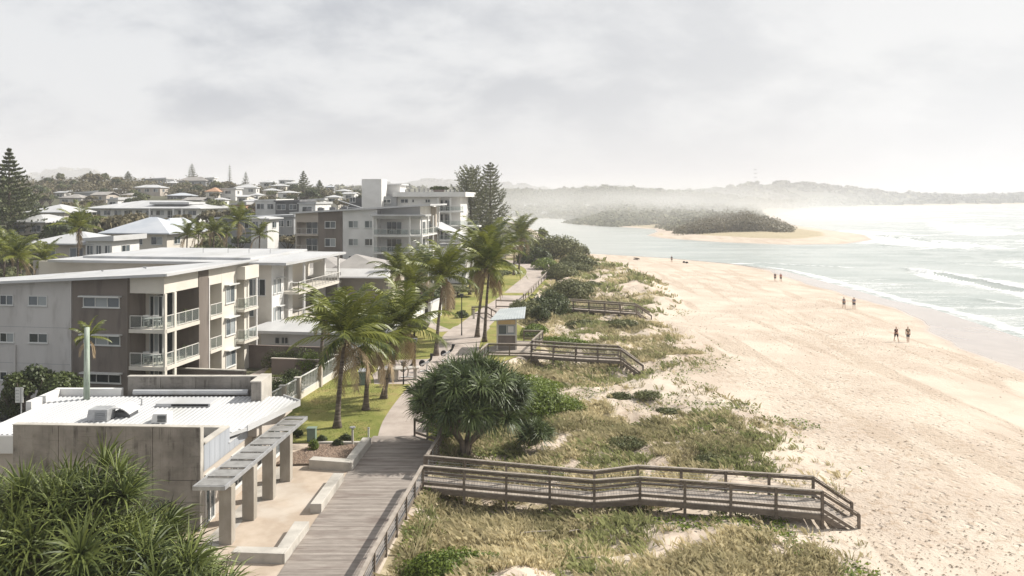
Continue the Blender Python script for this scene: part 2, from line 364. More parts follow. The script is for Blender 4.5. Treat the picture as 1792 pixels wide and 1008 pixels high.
def hfun(X, Y):
    X = np.asarray(X, float); Y = np.asarray(Y, float)
    d1 = sdist(LAND1, X, Y); d2 = sdist(LAND2, X, Y); Ys = np.maximum(Y, 1); px = CX+F*X/Ys
    prof = ([-80, -25, 0, 8, 20, 30, 42, 60], [-4, -1.5, 0, .28, .75, 1.15, 1.5, 1.8])
    beach = np.interp(d1, *prof)
    xe = np.interp(Y, *XEt); xw = np.interp(Y, *XWt); de = np.interp(Y, *DEt)
    dn = fbm(X*.13, Y*.13, 3, 4); dn2 = fbm(X*.6+9, Y*.6, 7, 3)
    dm = np.clip((de+1.5-X)/5, 0, 1)*np.clip((X-xe)/3, 0, 1)*(Y < 235)
    rz_ = fbm((X*.8+Y*.6)*.12, (-X*.6+Y*.8)*.42, 5, 3); dune = beach*(1-dm)+dm*(1.70+(dn-.45)*2.0+(rz_-.5)*1.5+(dn2-.5)*.55+np.clip((Y-80)/60, 0, 1)*.9)
    # low gap under the access ramps
    for (y0, x1) in ((39.5, 14), (74, 11)): 
        g = np.exp(-((Y-y0)/2.2)**2)*np.clip((x1+2-X)/3, 0, 1)*dm
        dune = dune*(1-g)+g*np.minimum(dune, np.interp(X, [-6, 6, 12, x1+2], [1.45, 1.5, 1.45, 1.2]))
    park = 2.40+np.clip((Y-120)/60, 0, 1)*.6
    e = np.clip((X-xe)/1.3, 0, 1); e = e*e*(3-2*e)
    z = park*(1-e)+dune*e
    hw = np.interp(Y, [0, 80, 110, 150, 220, 300, 430, 520, 640], [1.5, 1.5, 3.2, 5.2, 9.8, 15, 23, 17, 3])
    s = np.interp(px, [-200, 0, 150, 330, 450, 600, 720, 800, 850], [.85, .92, 1.0, 1.1, 1.04, .80, .45, .12, 0])
    west = 1.5+(hw-1.5)*s+(fbm(X*.02, Y*.02, 5, 3)-.5)*4*np.clip((Y-150)/200, 0, 1)*np.clip(s*2, 0, 1)
    west = 1.5*np.clip(d1/12, 0, 1)*(1-np.clip((Y-80)/40, 0, 1))+np.clip((Y-80)/40, 0, 1)*west*np.clip(d1/40, 0, 1)+0*west
    w = np.clip((xw-X)/.4, 0, 1)
    far = np.clip((Y-195)/25, 0, 1)
    z = np.where(X < xw+6, z*(1-w)+west*w, z)
    zf = np.where(px < 960, np.minimum(west+.2, 60), beach)
    z = z*(1-far)+np.where(X < xe+30, zf, beach)*far
    z = np.minimum(z, np.interp(d1, [-80, -25, 0, 6, 14, 40, 90, 1000], [-4, -1.5, 0, .3, 1.4, 4, 14, 60]))
    # land beyond the river mouth
    nn = fbm(X*.004, Y*.004, 11, 4); l2 = np.interp(d2, [-80, -25, 0, 10, 25, 60], [-4, -1.5, 0, .6, 1.6, 3.0])
    l2 = l2+np.clip(d2-60, 0, 400)/400*4*nn
    inl = np.clip(d2/150, 0, 1)
    def ridge(Y0, sg, pts, zs): return np.exp(-((Y-Y0)/sg)**2)*np.interp(px, pts, zs)
    hill = ridge(1150, 260, [500, 700, 860, 950, 1060, 1150, 1230, 1330, 1420], [20, 24, 22, 20, 26, 18, 14, 6, 0])
    hill = np.maximum(hill, ridge(2500, 420, [800, 1000, 1180, 1250, 1320, 1400, 1470, 1540, 1600, 1700, 1792, 2000, 2600], [14, 18, 24, 36, 46, 50, 44, 26, 16, 13, 15, 17, 14]))
    hill = np.maximum(hill, ridge(4300, 600, [-600, -100, 20, 90, 150, 230, 420, 560, 650, 740, 800, 900, 960, 1100], [60, 90, 110, 150, 152, 110, 70, 62, 70, 98, 88, 72, 50, 20]))
    l2 = l2+hill*inl*(.78+.44*nn)
    return np.where(d2 > -25, np.maximum(l2, np.where(d1 > -25, z, -9)), z)
def gz(x, y): return float(hfun(np.array([x]), np.array([y]))[0])

def vegden(x, y, xe, de, bias=0):
    xr, yr = x*.8+y*.6, -x*.6+y*.8
    n = fbm(xr*.11, yr*.34, 21, 4)+.30*(fbm(x*.9, y*.9, 22, 3)-.5)
    thr = np.interp(de-x, [-1.5, 0, 3, 8, 14], [.80, .64, .585, .505, .425])+bias
    return np.clip((n-thr)*9, 0, 1)*(x > xe-1)*(x < de+1.5)
def vgrid(us, ys):
    U, Yg = np.meshgrid(us, ys); X = U*(Yg+6); n, m = U.shape
    idx = np.arange(n*m).reshape(n, m)
    Fc = np.stack([idx[:-1, :-1], idx[:-1, 1:], idx[1:, 1:], idx[1:, :-1]], -1).reshape(-1, 4)
    return X.ravel(), Yg.ravel(), Fc
def build_terrain():
    us = np.concatenate([np.linspace(-2.2, -.75, 30)[:-1], np.linspace(-.75, .72, 520), np.linspace(.72, 2.0, 24)[1:]])
    ys = np.concatenate([[-40, -20, -5], np.exp(np.linspace(math.log(8), math.log(900), 620)), np.exp(np.linspace(math.log(910), math.log(8500), 90))])
    X, Y, Fc = vgrid(us, ys)
    back = Y <= 0; X = np.where(back, np.interp(np.tile(us, len(ys)), [-2.2, 2.0], [-60, 80]), X)
    Z = hfun(X, Y); d1 = sdist(LAND1, X, Y); d2 = sdist(LAND2, X, Y); px = CX+F*X/np.maximum(Y, 1)
    de = np.interp(Y, *DEt); xe = np.interp(Y, *XEt); xw = np.interp(Y, *XWt)
    nb = fbm(X*.16, Y*.16, 21, 4); nb2 = fbm(X*.7, Y*.7, 22, 3)
    veg = vegden(X, Y, xe, de, -.03)*np.clip((235-Y)/10, 0, 1)
    veg = np.where((X <= xe-1) & (d1 > 15), 1, veg)
    veg = np.maximum(veg, np.clip((d2-np.where(px < 1160, 1, 14))/8, 0, 1)*.8)
    wetd = np.where(d2 > -20, 0, d1)+(fbm(X*.09, Y*.09, 31, 3)-.5)*3.5
    wl = np.interp(Y, [20, 72, 84, 109, 129, 152, 200, 240], [24, 17, 16, 10, 8, 8, 5, 3])
    wet = np.clip((wl-wetd)/2.0, 0, 1)*np.clip(1-(Y-260)/20, 0, 1)
    wet = np.maximum(wet, np.clip((4-d2)/3, 0, 1)*(d2 > -20)*.8)
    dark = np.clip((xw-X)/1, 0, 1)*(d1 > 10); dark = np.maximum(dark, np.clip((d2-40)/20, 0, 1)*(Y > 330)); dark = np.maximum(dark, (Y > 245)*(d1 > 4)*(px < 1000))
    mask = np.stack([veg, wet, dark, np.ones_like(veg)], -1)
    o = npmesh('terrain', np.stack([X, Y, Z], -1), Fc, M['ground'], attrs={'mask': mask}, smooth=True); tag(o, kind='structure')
build_terrain()

def polyl(pts, X, Y):
    """distance to a polyline and signed side"""
    best = np.full(X.shape, 1e18); side = np.zeros(X.shape)
    for (ax, ay), (bx, by) in zip(pts[:-1], pts[1:]):
        dx, dy = bx-ax, by-ay; t = np.clip(((X-ax)*dx+(Y-ay)*dy)/(dx*dx+dy*dy), 0, 1)
        d = (X-ax-t*dx)**2+(Y-ay-t*dy)**2; c = dx*(Y-ay)-dy*(X-ax); m = d < best
        side = np.where(m, np.sign(c), side); best = np.where(m, d, best)
    return np.sqrt(best), side
def build_sea():
    us = np.concatenate([np.linspace(-1.6, -.1, 30)[:-1], np.linspace(-.1, .72, 420), np.linspace(.72, 2.2, 40)[1:]])
    ys = np.concatenate([[-40, 0], np.exp(np.linspace(math.log(20), math.log(2600), 620)), np.exp(np.linspace(math.log(2700), math.log(15000), 20))])
    X, Y, Fc = vgrid(us, ys)
    d1 = sdist(LAND1, X, Y); d2 = sdist(LAND2, X, Y); px = CX+F*X/np.maximum(Y, 1)
    D = np.minimum(-d1, -d2)
    g = lambda L: [G(a, b, 0) for a, b in L]
    foam = np.zeros_like(X); wz = np.zeros_like(X)
    nz = fbm(X*.03, Y*.06, 41, 4); nz2 = fbm(X*.2, Y*.3, 42, 3)
    # swash on the near beach
    near = (Y < 300) & (px > 1100)
    lac = (fbm(X*.08, Y*.08, 43, 3)-.5)*5
    foam = np.maximum(foam, np.where(near, np.clip(1-np.abs(-d1+lac*.4-1.5)/3.0, 0, 1)*1.0, 0)*np.clip((px-1200)/200, .3, 1))
    foam = np.maximum(foam, np.where(near & (Y < 170), np.clip(1-(-d1-3)/34, 0, 1)*.52, 0))
    lines = [([(1570, 470), (1620, 478), (1680, 488), (1740, 498), (1800, 509), (1950, 545)], 8, 1.1, .8),
             ([(1130, 462), (1250, 464), (1340, 462), (1400, 465), (1470, 470)], 6, .8, .3),
             ([(1440, 404), (1540, 412), (1640, 424), (1720, 436), (1800, 449), (1950, 470)], 32, .95, .8),
             ([(1600, 386), (1680, 397), (1740, 404), (1800, 412)], 40, .9, .8), ([(1400, 382), (1500, 384), (1600, 390)], 40, .8, .5),
             ([(1430, 373), (1600, 376), (1800, 380)], 60, .75, .6), ([(1440, 368), (1800, 368), (2100, 368)], 90, .6, .5),
             ([(1330, 412), (1470, 421), (1560, 430), (1640, 436)], 18, .75, .3), ([(1560, 440), (1650, 447), (1800, 461)], 9, .45, .3), ([(1680, 520), (1800, 541)], 5, .6, .3)]
    for L, wd, st, hh in lines:
        W = g(L); d, s = polyl(W, X, Y); s = np.where(Y > np.interp(X, [a for a, b in sorted(W)], [b for a, b in sorted(W)]), 1, -1)
        wob = d*s+(nz2-.5)*wd*.35+(nz-.5)*wd*.6
        front = np.where(wob > 0, np.exp(-(wob/wd)**2), np.exp(-(wob/(wd*.12))**2))
        ends = np.clip((px-L[0][0])/60+.2, 0, 1)
        foam = np.maximum(foam, st*front*ends); wz += hh*np.exp(-(wob/(wd*.22))**2)*ends
    surf = np.clip((px-1380)/150, 0, 1)*np.clip((Y-215)/60, 0, 1)*(Y < 2400)
    foam = np.maximum(foam, surf*(.16+.52*nz))
    calm = np.clip((1180-px)/260, 0, 1)*(Y > 180)
    foam *= (1-calm)
    chan = np.exp(-((Y-np.interp(px, [900, 1300, 1500, 1792], [262, 252, 246, 235]))/26)**2)
    foam = foam*(1-.75*chan)
    wz += (fbm(X*.05, Y*.14, 44, 4)-.5)*.7*(1-calm)*np.clip(D/15, 0, 1); wz *= np.clip(D/6, 0, 1)
    o = npmesh('sea', np.stack([X, Y, wz+.03], -1), Fc, M['sea'], attrs={'foam': foam, 'calm': calm}, smooth=True); tag(o, kind='structure')
build_sea()
def sheet(name, poly, z, m, label=None, th=None):
    """flat ground sheet; z may be a function"""
    mb = MB(); n = len(poly)
    mb.add([(x, y, z(x, y) if callable(z) else z) for x, y in poly], [tuple(range(n))])
    o = mb.build(name, m); tag(o, kind='structure'); return o
def strip(name, pts, widths, z, m):
    mb = MB(); P = [Vector((x, y)) for x, y in pts]; L = []; Rr = []
    for i, p in enumerate(P):
        d = (P[min(i+1, len(P)-1)]-P[max(i-1, 0)]).normalized(); n = Vector((-d.y, d.x)); w = widths[i] if isinstance(widths, list) else widths
        L.append(p+n*w/2); Rr.append(p-n*w/2)
    zf = z if callable(z) else (lambda x, y: z)
    for i in range(len(P)-1):
        mb.add([(q.x, q.y, zf(q.x, q.y)) for q in (Rr[i], Rr[i+1], L[i+1], L[i])], [(0, 1, 2, 3)])
    o = mb.build(name, m); tag(o, kind='structure'); return o
def smoothpts(pts, n=6):
    out = []; P = [Vector(p) for p in pts]
    for i in range(len(P)-1):
        a = P[max(i-1, 0)]; b = P[i]; c = P[i+1]; d = P[min(i+2, len(P)-1)]
        for k in range(n):
            t = k/n; out.append(tuple(.5*((2*b)+(c-a)*t+(2*a-5*b+4*c-d)*t*t+(3*b-a-3*c+d)*t**3)))
    out.append(tuple(P[-1])); return out
PZ = lambda x, y: 2.45+max(0, min(1, (y-120)/60))*.6
# ------------------------------------------------------------ park sheets
west = [(np.interp(y, *XWt), y) for y in (47, 54, 60, 66, 77, 86, 94, 102, 110, 120, 130, 150, 165, 185)]
east = [(np.interp(y, *XEt)-.25, y) for y in (185, 165, 146, 125, 110, 100, 92, 86, 77.5, 74, 70, 66, 60, 56, 50, 47.5)]
west = [(float(a)+.1, b) for a, b in west]
def rows_sheet(name, Wf, Ef, ys, zf, m):
    mb = MB()
    for a, b in zip(ys[:-1], ys[1:]): mb.add([(Wf(a), a, zf(0, a)), (Ef(a), a, zf(0, a)), (Ef(b), b, zf(0, b)), (Wf(b), b, zf(0, b))], [(0, 1, 2, 3)])
    o = mb.build(name, m); tag(o, kind='structure'); return o
rows_sheet('lawn', lambda y: float(np.interp(y, *XWt))+.1, lambda y: float(np.interp(y, *XEt))-.2, [47.5, 50, 54, 57.5, 62, 66, 70, 74, 77, 82, 86, 92, 96, 100, 105, 110, 118, 125, 135, 146, 156, 165, 175, 185], PZ, M['lawn'])
DZ = 2.5
pathc = smoothpts([(-6.55, 47.6), (-6.9, 52), (-6.75, 57.5), (-6.3, 63), (-5.7, 68), (-5.2, 73), (-5.3, 79), (-5.1, 85), (-4.2, 92), (-3.2, 99), (-2.0, 106), (-.6, 113), (.7, 121), (2.2, 131), (4.0, 143), (4.9, 153), (4.3, 163), (1.8, 172), (-2.5, 178), (-8, 181)])
strip('footpath', pathc, [3.0 if p[1] < 64 else 3.0+1.2*min(1, max(0, (p[1]-64)/8)) if p[1] < 90 else 3.6+.6*min(1, max(0, (p[1]-105)/20)) for p in pathc], lambda x, y: PZ(x, y)+.008, M['pathc'])
bq = [G(655, 672), G(735, 672), G(765, 640), G(758, 628), G(690, 630), G(652, 655)]
sheet('picnic_paving', bq, 2.457, M['pathc'])
strip('side_path', [G(735, 641), G(765, 630), G(800, 622)], 2.0, 2.462, M['pathc'])
strip('entry_path', [G(738, 560), G(757, 570), G(782, 580)], 1.5, 2.462, M['pathc'])
sheet('plaza', [(-13.6, 24), (-9.25, 24), (-8.95, 33), (-8.6, 44.0), (-8.5, 47.3), (-16, 47.3), (-16, 44.5), (-13.6, 44.5)], 2.455, M['plaza'])
strip('smooth_paving_strip', [(-13.1, 25), (-12.55, 35), (-12.2, 44)], .8, 2.461, M['concl'])
# boardwalk : planks on a bearer, one thing
bw = empty('boardwalk', (-7, 30, 2.3), 'wide weathered timber boardwalk running up from the near bottom edge', 'boardwalk')
mb = MB(); y = 18.0
xl = lambda y: float(np.interp(y, [18, 30.66, 48.1, 49.5], [-9.35, -9.0, -8.52, -8.3])); xr = lambda y: float(np.interp(y, [18, 30.66, 40.1, 41.7, 44.9, 47.1, 48.9, 49.5], [-5.9, -5.3, -4.55, -4.45, -4.2, -4.25, -5.9, -6.1]))
random.seed(2)
while y < 48.6:
    w = .138; e = random.uniform(-.012, .012); mb.hexa([(xl(y), y, DZ-.05), (xr(y), y, DZ-.05), (xr(y+w), y+w, DZ-.05), (xl(y+w), y+w, DZ-.05), (xl(y)-.0, y, DZ+e*.3), (xr(y)+e, y, DZ+e*.3), (xr(y+w)+e, y+w, DZ+e*.3), (xl(y+w), y+w, DZ+e*.3)]); y += .147
mb.build('planks', M['deck'], bw)
mb = MB()
for y0, y1 in ((18, 30.6), (30.6, 40.1), (40.1, 44.9), (44.9, 47.1)):
    mb.beam((xr(y0)-.05, y0, DZ-.2), (xr(y1)-.05, y1, DZ-.2), .08, .28); mb.beam((xl(y0)+.06, y0, DZ-.2), (xl(y1)+.06, y1, DZ-.2), .08, .28)
mb.beam((-4.3, 47.1, 2.3), (-5.9, 48.9, 2.3), .08, .28)
mb.build('bearer', M['wood'], bw)
tag(sheet('boardwalk_underside_sand', [(-9.3, 18), (-5.9, 18), (-4.6, 40), (-4.4, 47), (-6, 48.8), (-8.5, 48.8)], 2.415, M['ground']), kind='structure')

def railing(root, pts, deckz, spacing=2.1, h=1.05, slope=None, wires=True, posts_down=.9, posts=None, mats=('woodpale', 'wood'), toe=True, endposts=True):
    """timber railing along pts (x,y,z deck) : posts, top rail, mid rail, toe rail, wires as parts"""
    top = MB(); mid = MB(); wr = MB()
    for a, b in zip(pts[:-1], pts[1:]):
        a = Vector(a); b = Vector(b); up = Vector((0, 0, 1))
        top.beam(a+up*h, b+up*h, .16, .05); mid.beam(a+up*(h-.13), b+up*(h-.13), .045, .12, .3)
        if toe: mid.beam(a+up*.17, b+up*.17, .045, .14, .5)
        if wires:
            for k in range(4): wr.beam(a+up*(.33+k*.15), b+up*(.33+k*.15), .012, .012)
        L = (b-a).length; n = max(1, round(L/spacing))
        for k in range(n+1):
            if k == n and b != Vector(pts[-1]): continue
            if k == n and not endposts: continue
            p = a+(b-a)*(k/n); g = gz(p.x, p.y)
            q = MB(); q.box(p.x-.06, p.x+.06, p.y-.06, p.y+.06, min(g-.1, p.z-posts_down), p.z+h-.02); q.build('post', M['wood'], root)
    top.build('handrail', M[mats[0]], root); mid.build('rail', M[mats[1]], root)
    if wires: wr.build('wire', M['steel'], root)
br = empty('timber_railing', (-5, 35, 2.5), 'long timber railing along the seaward edge of the wide boardwalk', 'railing', 'boardwalk railings')
railing(br, [(xr(18), 18, DZ), (xr(30.6)+.02, 30.6, DZ), (-4.5, 40.1, DZ)], DZ, 1.9)
br = empty('timber_railing', (-4.3, 45, 2.5), 'short angled timber railing folded round the trunk side of the screw pine', 'railing', 'boardwalk railings')
railing(br, [(-4.45, 41.75, DZ), (-4.15, 44.9, DZ), (-4.2, 47.1, DZ), (-5.95, 48.9, DZ)], DZ, 1.1)

def walkway(name, near, far, label, steps=None, stepn=6, near_posts=2.1):
    """ramp: near and far are deck edge polylines with the same number of points (x,y,z)"""
    cx, cy = near[0][:2]; root = empty(name, (cx, cy, near[0][2]-.3), label, 'walkway', 'beach access walkways')
    mb = MB(); fas = MB()
    for i in range(len(near)-1):
        a, b, c, d = map(Vector, (near[i], near[i+1], far[i+1], far[i])); L = max((b-a).length, (c-d).length); n = int(L/.15)
        for k in range(n):
            t0 = k/n; t1 = (k+.93)/n; p = [a.lerp(b, t0), a.lerp(b, t1), d.lerp(c, t1), d.lerp(c, t0)]; dz = Vector((0, 0, .05))
            mb.hexa([q-dz for q in p]+[q for q in p])
        up = Vector((0, 0, -.17)); fas.beam(a+up, b+up, .07, .24); fas.beam(d+up, c+up, .07, .24)
    mb.build('deck', M['deck2'], root); fas.build('fascia', M['wood'], root)
    if steps:
        (ea, eb) = steps; a = Vector(near[-1]); d = Vector(far[-1]); st = MB()
        for k in range(stepn):
            t = (k+.5)/stepn; p = a.lerp(Vector(ea), t); q = d.lerp(Vector(eb), t); dd = (Vector(ea)-a); dd.z = 0; dd = dd.normalized()*.17; u = Vector((0, 0, .025))
            st.hexa([p-dd-u, p+dd-u, q+dd-u, q-dd-u, p-dd+u, p+dd+u, q+dd+u, q-dd+u])
        st.build('steps', M['deck2'], root)
        dn_ = Vector((0, 0, .12))
        for p_, q_ in ((a, Vector(ea)), (d, Vector(eb))): sb = MB(); sb.beam(p_-dn_, q_-dn_, .06, .24); sb.build('stringer', M['wood'], root)
        near = near+[ea]; far = far+[eb]
    return root, near, far
g2 = lambda px, py, z: (*G(px, py, z), z)
# near ramp
def edge(L, zr): return [(*G(px, py, z+zr), z) for px, py, z in L]
near1 = edge([(740, 815, DZ), (886, 827.5, DZ), (1040, 840, DZ), (1120, 834.5, DZ), (1279, 846, DZ), (1439, 859, DZ)], 1.05)
far1 = edge([(743, 797, DZ), (886, 810, DZ), (1040, 824, DZ), (1116, 814.5, DZ), (1270, 824, DZ), (1423, 833.4, DZ)], 1.05)
r1, n1_, f1_ = walkway('beach_walkway', near1, far1, 'nearest railed timber walkway, running from the wide boardwalk across the dune to beach steps', ((*G(1503, 899, 2.3), 1.25), (*G(1490.5, 878, 2.3), 1.25)), 6)
railing(r1, n1_, DZ, 2.1); railing(r1, f1_, DZ, 2.1)
# middle ramp with platform
near2 = edge([(854, 600.7, DZ), (929.4, 602, DZ), (1007, 607, DZ), (1086.4, 610.8, DZ)], 1.05)
far2 = edge([(866, 590, DZ), (931, 595.7, DZ), (1009, 601, DZ), (1082, 604.5, DZ)], 1.05)
r2, n2_, f2_ = walkway('beach_walkway', near2, far2, 'middle railed timber walkway, leading from the small kiosk over the dune to beach steps', ((*G(1125.3, 638.4, 2.25), 1.2), (*G(1118, 631, 2.25), 1.2)), 6)
railing(r2, n2_, DZ, 2.1); railing(r2, f2_[1:], DZ, 2.1)
pl = MB(); P = [(-3.6, 66.6), near2[0][:2], near2[1][:2], far2[1][:2], (3.1, 81.0), (-.2, 81.3), (-4.6, 73.5), (-5.2, 67.5)]
pl.prism(P, DZ-.25, DZ-.012); pl.build('platform', M['deck2'], r2)
railing(r2, [(-3.6, 66.6, DZ), (near2[0][0], near2[0][1], DZ)], DZ, 1.4, posts_down=.5)
railing(r2, [(f2_[1][0], f2_[1][1], DZ), (3.1, 81.0, DZ), (1.2, 81.2, DZ)], DZ, 2.0)
# far ramp
near3 = edge([(905, 527, DZ), (955, 526.5, DZ), (1003.5, 526.6, DZ), (1058.7, 530, DZ), (1114, 534, DZ)], 1.05)
far3 = [(x+.1, y+1.9, z) for x, y, z in near3]
r3, n3_, f3_ = walkway('beach_walkway', near3, far3, 'farthest railed timber walkway, coming out from under the domed shrub to the sand', ((*G(1140, 551.5, 2.2), 1.15), (*G(1136, 545, 2.2), 1.15)), 6)
railing(r3, n3_[1:], DZ, 2.1); railing(r3, f3_[1:], DZ, 2.1)
# curved far boardwalk railing
cr = empty('curved_railing', (9, 150, 2.9), 'pale curved railing along the outside of the far bend in the path', 'railing', 'boardwalk railings')
cp = smoothpts([(1.6, 112), (2.9, 120), (4.3, 130), (6.1, 142), (7.1, 153), (6.5, 164.5), (3.6, 174), (-1.5, 180.5), (-8, 183.5)], 3)
railing(cr, [(x, y, PZ(x, y)+.02) for x, y in cp], 0, 3.0, mats=('woodpale', 'woodpale'), wires=False, posts_down=.6)
fr_ = empty('timber_railing', (-1, 108, 2.5), 'short dark railing beside the path junction behind the kiosk', 'railing', 'boardwalk railings')
railing(fr_, [(*G(868, 525, 3.5), DZ), (*G(905, 526, 3.5), DZ)], 0, 2.0, wires=False)
fr_ = empty('timber_railing', (-4, 100, 2.5), 'low brown handrail crossing the lawn behind the two leaning palms', 'railing', 'boardwalk railings')
railing(fr_, [(*G(826, 537, 3.5), DZ), (*G(852, 536, 3.5), DZ), (*G(868, 545, 3.5), DZ)], 0, 2.0, wires=False)

# ------------------------------------------------------------ building frames
class Fr:
    def __init__(s, px, Y, a): s.o = Vector((XP(px, Y), Y)); a = R(a); s.r = Vector((math.cos(a), -math.sin(a))); s.d = Vector((math.sin(a), math.cos(a)))
    def w(s, lx, ly, z): p = s.o+s.r*lx+s.d*ly; return (p.x, p.y, z)
    def lx(s, px, ly=0): u = (px-CX)/F; o = s.o+s.d*ly; return (u*o.y-o.x)/(s.r.x-u*s.r.y)
    def ly(s, px, lx=0): u = (px-CX)/F; o = s.o+s.r*lx; return (u*o.y-o.x)/(s.d.x-u*s.d.y)
    def z(s, py, lx, ly): p = s.o+s.r*lx+s.d*ly; return ZP(py, p.y)
    def box(s, mb, x0, x1, y0, y1, z0, z1, val=None):
        f0 = z0 if callable(z0) else (lambda a, b: z0); f1 = z1 if callable(z1) else (lambda a, b: z1)
        c = [(x0, y0), (x1, y0), (x1, y1), (x0, y1)]
        mb.hexa([s.w(a, b, f0(a, b)) for a, b in c]+[s.w(a, b, f1(a, b)) for a, b in c], val)
    def part(s, name, m, root, *boxes):
        if len(boxes) > 1 and name in ('column', 'coping', 'parapet_cap', 'balcony_slab', 'bulkhead', 'upper_panel'):
            for b in boxes: o = s.part(name, m, root, b)
            return o
        mb = MB()
        for b in boxes: s.box(mb, *b)
        return mb.build(name, M[m], root)
def pane_layout(fr, mb, face, c, a0, a1, z0, z1, off0, off1, val=None):
    if face == 'f': fr.box(mb, a0, a1, c-off1, c-off0, z0, z1, val)
    else: fr.box(mb, c+off0, c+off1, a0, a1, z0, z1, val)
def window(fr, root, face, c, a0, a1, z0, z1, n=2, panes='dp', name='window', hood=False, fw=.06, trim='trim', simple=False):
    if a0 > a1: a0, a1 = a1, a0
    mb = MB(); L = lambda b0, b1, y0, y1, o1=.06: pane_layout(fr, mb, face, c, b0, b1, y0, y1, -.01, o1)
    L(a0, a1, z0, z0+fw); L(a0, a1, z1-fw, z1); L(a0, a0+fw, z0+fw, z1-fw, .058); L(a1-fw, a1, z0+fw, z1-fw, .058)
    for k in range(1, n):
        x = a0+(a1-a0)*k/n; L(x-fw/2, x+fw/2, z0+fw, z1-fw, .055)
    if not simple: L(a0-.05, a1+.05, z0-.05, z0+.002, .11)
    if hood: L(a0-.15, a1+.15, z1+.03, z1+.12, .45)
    w = mb.build(name, M[trim], root)
    groups = {}
    for k in range(n): groups.setdefault(panes[k % len(panes)], []).append(k)
    for ch, k in [(c_, k_) for c_, ks in groups.items() for k_ in ks]:
        mb = MB()
        pane_layout(fr, mb, face, c, a0+(a1-a0)*k/n+.01, a0+(a1-a0)*(k+1)/n-.01, z0+.02, z1-.02, -.01, .015)
        mb.build('pane', M[{'d': 'gd', 'p': 'gp', 'm': 'gm'}[ch]], w)
    return w
def winpx(fr, root, face, c, x0, y0, x1, y1, **k):
    if face == 'f':
        a0, a1 = fr.lx(x0, c), fr.lx(x1, c); am = (a0+a1)/2; z1, z0 = fr.z(y0, am, c), fr.z(y1, am, c)
    else:
        a0, a1 = fr.ly(x0, c), fr.ly(x1, c); am = (a0+a1)/2; z1, z0 = fr.z(y0, c, am), fr.z(y1, c, am)
    return window(fr, root, face, c, a0, a1, z0, z1, **k)
def balustrade(fr, root, pts, z, h=1.0, sp=.9, gl=False, name='balcony_railing', fine=0):
    mb = MB(); g = MB()
    for (ax, ay), (bx, by) in zip(pts[:-1], pts[1:]):
        a = Vector(fr.w(ax, ay, z)); b = Vector(fr.w(bx, by, z)); up = Vector((0, 0, 1)); L = (b-a).length
        mb.beam(a+up*h, b+up*h, .06, .05); mb.beam(a+up*.1, b+up*.1, .04, .04)
        n = max(1, round(L/sp))
        for k in range(n+1): p = a.lerp(b, k/n); mb.beam(p, p+up*h, .045, .045)
        if fine:
            n = max(1, round(L/fine))
            for k in range(n): p = a.lerp(b, (k+.5)/n); mb.beam(p+up*.1, p+up*h, .018, .018)
        g.beam(a+up*.55, b+up*.55, .012, .78)
    o = mb.build(name, M['rail'], root)
    if gl: g.build('glass_panel', M['gr'], o)
    return o
# ------------------------------------------------------------ nearest apartment block
def chair(loc, rz, label, group, m='trim'):
    t = empty('balcony_chair', loc, label, 'chair', group, rz)
    off = Vector(loc)
    def bx(n, *b):
        mb = MB(); 
        for q in b: mb.box(*q)
        o = mb.build(n, M[m]); o.parent = t; return o
    bx('seat', (-.22, .22, -.22, .22, .42, .46)); bx('backrest', (-.22, .22, .19, .22, .5, .9), (-.22, -.19, .19, .22, .46, .5), (.19, .22, .19, .22, .46, .5))
    for sx in (-1, 1):
        for sy in (-1, 1): bx('leg', (sx*.2-.015, sx*.2+.015, sy*.2-.015, sy*.2+.015, 0, .42))
    return t
def table(loc, label, group, m='trim'):
    t = empty('balcony_table', loc, label, 'table', group)
    mb = MB(); mb.box(-.55, .55, -.4, .4, .7, .74); mb.build('tabletop', M[m]).parent = t
    for sx in (-1, 1):
        for sy in (-1, 1): mb = MB(); mb.box(sx*.48-.02, sx*.48+.02, sy*.33-.02, sy*.33+.02, 0, .7); mb.build('leg', M[m]).parent = t
    return t
